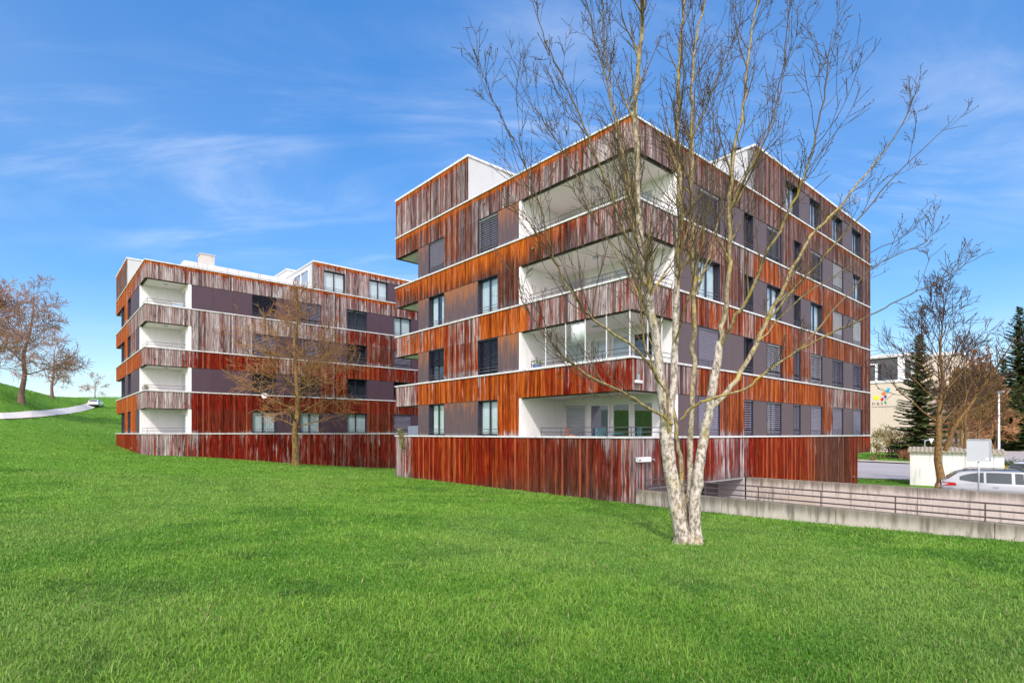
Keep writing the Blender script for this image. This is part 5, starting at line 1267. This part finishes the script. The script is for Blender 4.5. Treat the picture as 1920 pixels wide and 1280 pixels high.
# ------------------------------------------------------------------ grass
nr = np.random.default_rng(5)
def vnoise(X, Y, s, seed):
    """smooth value noise"""
    r = np.random.default_rng(seed).random((97, 97)); x = X * s; y = Y * s; i = np.floor(x).astype(int); j = np.floor(y).astype(int); f = x - i; g = y - j
    f = f * f * (3 - 2 * f); g = g * g * (3 - 2 * g); i %= 96; j %= 96
    return (r[i, j] * (1 - f) + r[i+1, j] * f) * (1 - g) + (r[i, j+1] * (1 - f) + r[i+1, j+1] * f) * g
def blades(N, d0, d1, px0, px1, fine=1.0, verge=False):
    d = d0 * (d1 / d0) ** nr.random(N); px = px0 + (px1 - px0) * nr.random(N); X = (px - 960) / F * d; Y = d
    a = (X - C0[0]) * UR[0] + (Y - C0[1]) * UR[1]; b = (X - C0[0]) * UL[0] + (Y - C0[1]) * UL[1]
    ok = ~((a > .10) & (a < 26.4) & (b > -23.1) & (b < 16.6)) & ~((a > .03) & (a < .8) & (b > 0) & (b < 16.6))
    if verge: ok &= (a > 26.6) | (b < -.3)
    else: ok &= ~((a > 8.4) & (b < 16))
    a1 = (X - C1[0]) * UR[0] + (Y - C1[1]) * UR[1]; b1 = (X - C1[0]) * UL[0] + (Y - C1[1]) * UL[1]
    ok &= ~((a1 > -.02) & (a1 < 25) & (b1 > -.02) & (b1 < 15.8)); ok &= ~in_poly(X, Y, lowE + upE[::-1])
    X, Y, d = X[ok], Y[ok], d[ok]; N = len(X); Z = heights(X, Y)
    big = vnoise(X + 50, Y + 50, .22, 1); med = vnoise(X + 50, Y + 50, .9, 2); sm = vnoise(X + 50, Y + 50, 3.2, 3); clo = .65 * vnoise(X + 50, Y + 50, 1.3, 4) + .35 * vnoise(X + 50, Y + 50, 6.5, 9)
    tall = vnoise(X + 50, Y + 50, 5.0, 6)
    h = (.017 + .016 * sm + .013 * med + .035 * np.maximum(0, tall - .6)) * nr.lognormal(0, .38, N) * np.clip(.9 + d * .012, 1, 1.5)
    stray = nr.random(N) < .02; h = np.where(stray, h * 1.9, h); rt = np.exp(-((X - TB[0]) ** 2 + (Y - TB[1]) ** 2) / .10); h = h * (1 + 1.6 * rt)
    w = (.0015 + .00052 * d) * nr.uniform(.7, 1.3, N) * fine
    az = nr.random(N) * 6.283; ln = np.abs(nr.normal(.6, .5, N)); la = az + nr.normal(0, .8, N)
    lx = np.cos(la) * ln * h; ly = np.sin(la) * ln * h; cx = -np.sin(az) * w; cy = np.cos(az) * w
    z1 = h * .62; z2 = h * np.clip(1 - .25 * ln, .4, 1)
    V = np.empty((N, 5, 3))
    V[:, 0] = np.stack([X - cx, Y - cy, Z - .01], 1); V[:, 1] = np.stack([X + cx, Y + cy, Z - .01], 1)
    V[:, 2] = np.stack([X + lx * .42 + cx * .75, Y + ly * .42 + cy * .75, Z + z1], 1); V[:, 3] = np.stack([X + lx * .42 - cx * .75, Y + ly * .42 - cy * .75, Z + z1], 1)
    V[:, 4] = np.stack([X + lx * 1.15, Y + ly * 1.15, Z + z2], 1)
    ca = np.array([.092, .245, .024]); cb = np.array([.235, .415, .056]); cc = np.array([.035, .125, .020]); cy_ = np.array([.30, .36, .09]); st = np.array([.42, .36, .18])
    t = np.clip(.5 + 1.1 * (med - .5) + .7 * (big - .5) + .8 * (sm - .5) + nr.normal(0, .34, N), 0, 1)[:, None]
    c = ca * (1 - t) + cb * t
    k = np.clip((clo - .64) * 6, 0, .6)[:, None] * (nr.random(N) > .25)[:, None]; c = c * (1 - k) + cc * k
    u = nr.random(N); c[u > .92] = c[u > .92] * .4 + cy_ * .6; pal = np.clip((big - .55) * 4, 0, 1); c = c * (1 - .25 * pal[:, None]) + np.array([.26, .36, .11]) * .25 * pal[:, None]; c[u > .978] = st
    c = c * nr.uniform(.8, 1.2, N)[:, None]
    cols_ = np.ones((N, 5, 4)); cols_[:, :, :3] = c[:, None, :]
    cols_[:, 4, :3] *= 1.12
    return V.reshape(-1, 3), cols_.reshape(-1, 4), N
def grass_obj(name, sets, label):
    Vs, Cs, n = [], [], 0
    for s in sets: V, c, N = blades(*s); Vs.append(V); Cs.append(c); n += N
    V = np.concatenate(Vs); c = np.concatenate(Cs)
    me = bpy.data.meshes.new(name); me.vertices.add(5 * n); me.vertices.foreach_set('co', V.astype(np.float32).ravel())
    base = (np.arange(n) * 5)[:, None]
    loops = np.concatenate([base + np.array([0, 1, 2, 3]), base + np.array([3, 2, 4])], 1).ravel()
    me.loops.add(7 * n); me.loops.foreach_set('vertex_index', loops.astype(np.int32))
    me.polygons.add(2 * n); ls = np.empty((n, 2), np.int32); ls[:, 0] = np.arange(n) * 7; ls[:, 1] = ls[:, 0] + 4
    me.polygons.foreach_set('loop_start', ls.ravel())
    try:
        lt = np.empty((n, 2), np.int32); lt[:, 0] = 4; lt[:, 1] = 3; me.polygons.foreach_set('loop_total', lt.ravel())
    except Exception: pass
    at_ = me.color_attributes.new('gc', 'FLOAT_COLOR', 'POINT'); at_.data.foreach_set('color', c.astype(np.float32).ravel())
    me.materials.append(GRASS); me.update(calc_edges=True); me.validate()
    o = bpy.data.objects.new(name, me); COL.objects.link(o); tag(o, label, 'grass', kind='stuff'); return o
grass_obj('grass', [(1150000, 2.2, 24.0, -560, 2560), (120000, 22.0, 70.0, -180, 1000), (60000, 66.0, 142.0, -180, 260), (9000, 34.4, 38.8, 1600, 1722, 1.0, True), (7000, 66.5, 78.0, 1600, 1722, 1.0, True)], 'short bright green grass covering the lawn')
# ------------------------------------------------------------------ sky, sun, camera
W = bpy.data.worlds.new('World'); SC.world = W; W.use_nodes = True; nt = W.node_tree; nt.nodes.clear()
SUN_EL, SUN_AZ = math.radians(43), math.radians(186)      # azimuth from +Y, clockwise: behind the camera, slightly left
class WNT(NT):
    def __init__(s): s.nt = nt; s.out = nt.nodes.new('ShaderNodeOutputWorld')
g = WNT()
sky = g.n('ShaderNodeTexSky', sky_type='NISHITA'); sky.sun_disc = False; sky.sun_elevation = SUN_EL; sky.sun_rotation = SUN_AZ
sky.altitude = 500; sky.air_density = 1.0; sky.dust_density = .35; sky.ozone_density = 2.2
hs = g.n('ShaderNodeHueSaturation'); hs.inputs['Saturation'].default_value = SKY_SAT; hs.inputs['Value'].default_value = SKY_VAL; hs.inputs['Hue'].default_value = SKY_HUE; g.l(sky.outputs[0], hs.inputs['Color'])
el = g.n('ShaderNodeMapRange'); dirv = g.n('ShaderNodeTexCoord').outputs['Generated']; sp = g.sep(dirv)
den = g.math('ADD', g.math('MAXIMUM', sp[2], 0.0), .22)
cmb = g.n('ShaderNodeCombineXYZ'); g.l(g.math('DIVIDE', sp[0], den), cmb.inputs[0]); g.l(g.math('DIVIDE', sp[1], den), cmb.inputs[1])
mp = g.n('ShaderNodeMapping'); mp.inputs['Rotation'].default_value = (0, 0, .35); mp.inputs['Scale'].default_value = (.55, 1.9, 1); mp.inputs['Location'].default_value = CLOC; g.l(cmb.outputs[0], mp.inputs[0])
el.inputs[1].default_value = .0; el.inputs[2].default_value = .6; el.inputs[3].default_value = .78; el.inputs[4].default_value = 1.48; g.l(sp[2], el.inputs[0])
skyc = g.mix(1.0, hs.outputs[0], el.outputs[0], 'MULTIPLY')
n1 = g.noise(mp.outputs[0], 1.5, 7, .62, .9); n2 = g.noise(cmb.outputs[0], .8, 3, .5)
mask = g.math('MULTIPLY', g.step(n1, .44, .78), g.step(n2, .32, .62)); mask = g.math('ADD', g.math('MULTIPLY', mask, .44), g.math('MULTIPLY', g.step(n2, .25, .7), .10))
back = g.math('MULTIPLY', g.step(g.math('MULTIPLY', sp[1], -1.0), -.05, .55), g.math('ADD', .45, g.math('MULTIPLY', g.step(n1, .3, .6), .5)))  # unseen bright cloud dome added behind the camera to fill-light the facades
haze = g.math('MULTIPLY', g.step(g.math('SUBTRACT', .30, sp[2]), .0, .34), .14)
c = g.mix(haze, skyc, CLOUD); c = g.mix(mask, c, CLOUD); c = g.mix(back, c, SKY_FILL)
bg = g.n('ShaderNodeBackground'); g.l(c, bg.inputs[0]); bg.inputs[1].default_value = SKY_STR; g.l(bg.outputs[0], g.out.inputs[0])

ld = bpy.data.lights.new('sun', 'SUN'); ld.energy = SUN_E; ld.angle = math.radians(SUN_ANG); ld.color = (1.0, .95, .88)
so = bpy.data.objects.new('sun', ld); COL.objects.link(so)
dv = Vector((math.sin(SUN_AZ) * math.cos(SUN_EL), math.cos(SUN_AZ) * math.cos(SUN_EL), math.sin(SUN_EL)))
so.rotation_euler = dv.to_track_quat('Z', 'Y').to_euler(); so.location = dv * 60

cd = bpy.data.cameras.new('camera'); cam = bpy.data.objects.new('camera', cd); COL.objects.link(cam); SC.camera = cam
cam.location = (0, 0, 0); cam.rotation_euler = (math.pi / 2, 0, 0); cd.sensor_width = 36; cd.lens = 36 * F / 1920; cd.shift_y = (HY - 640) / 1920; cd.clip_end = 3000; cd.clip_start = .05
SC.view_settings.view_transform = 'Standard'; SC.view_settings.look = 'None'; SC.view_settings.gamma = 1; SC.view_settings.exposure = EXPO
SC.cycles.max_bounces = 8; SC.cycles.transparent_max_bounces = 12; SC.cycles.use_denoising = True
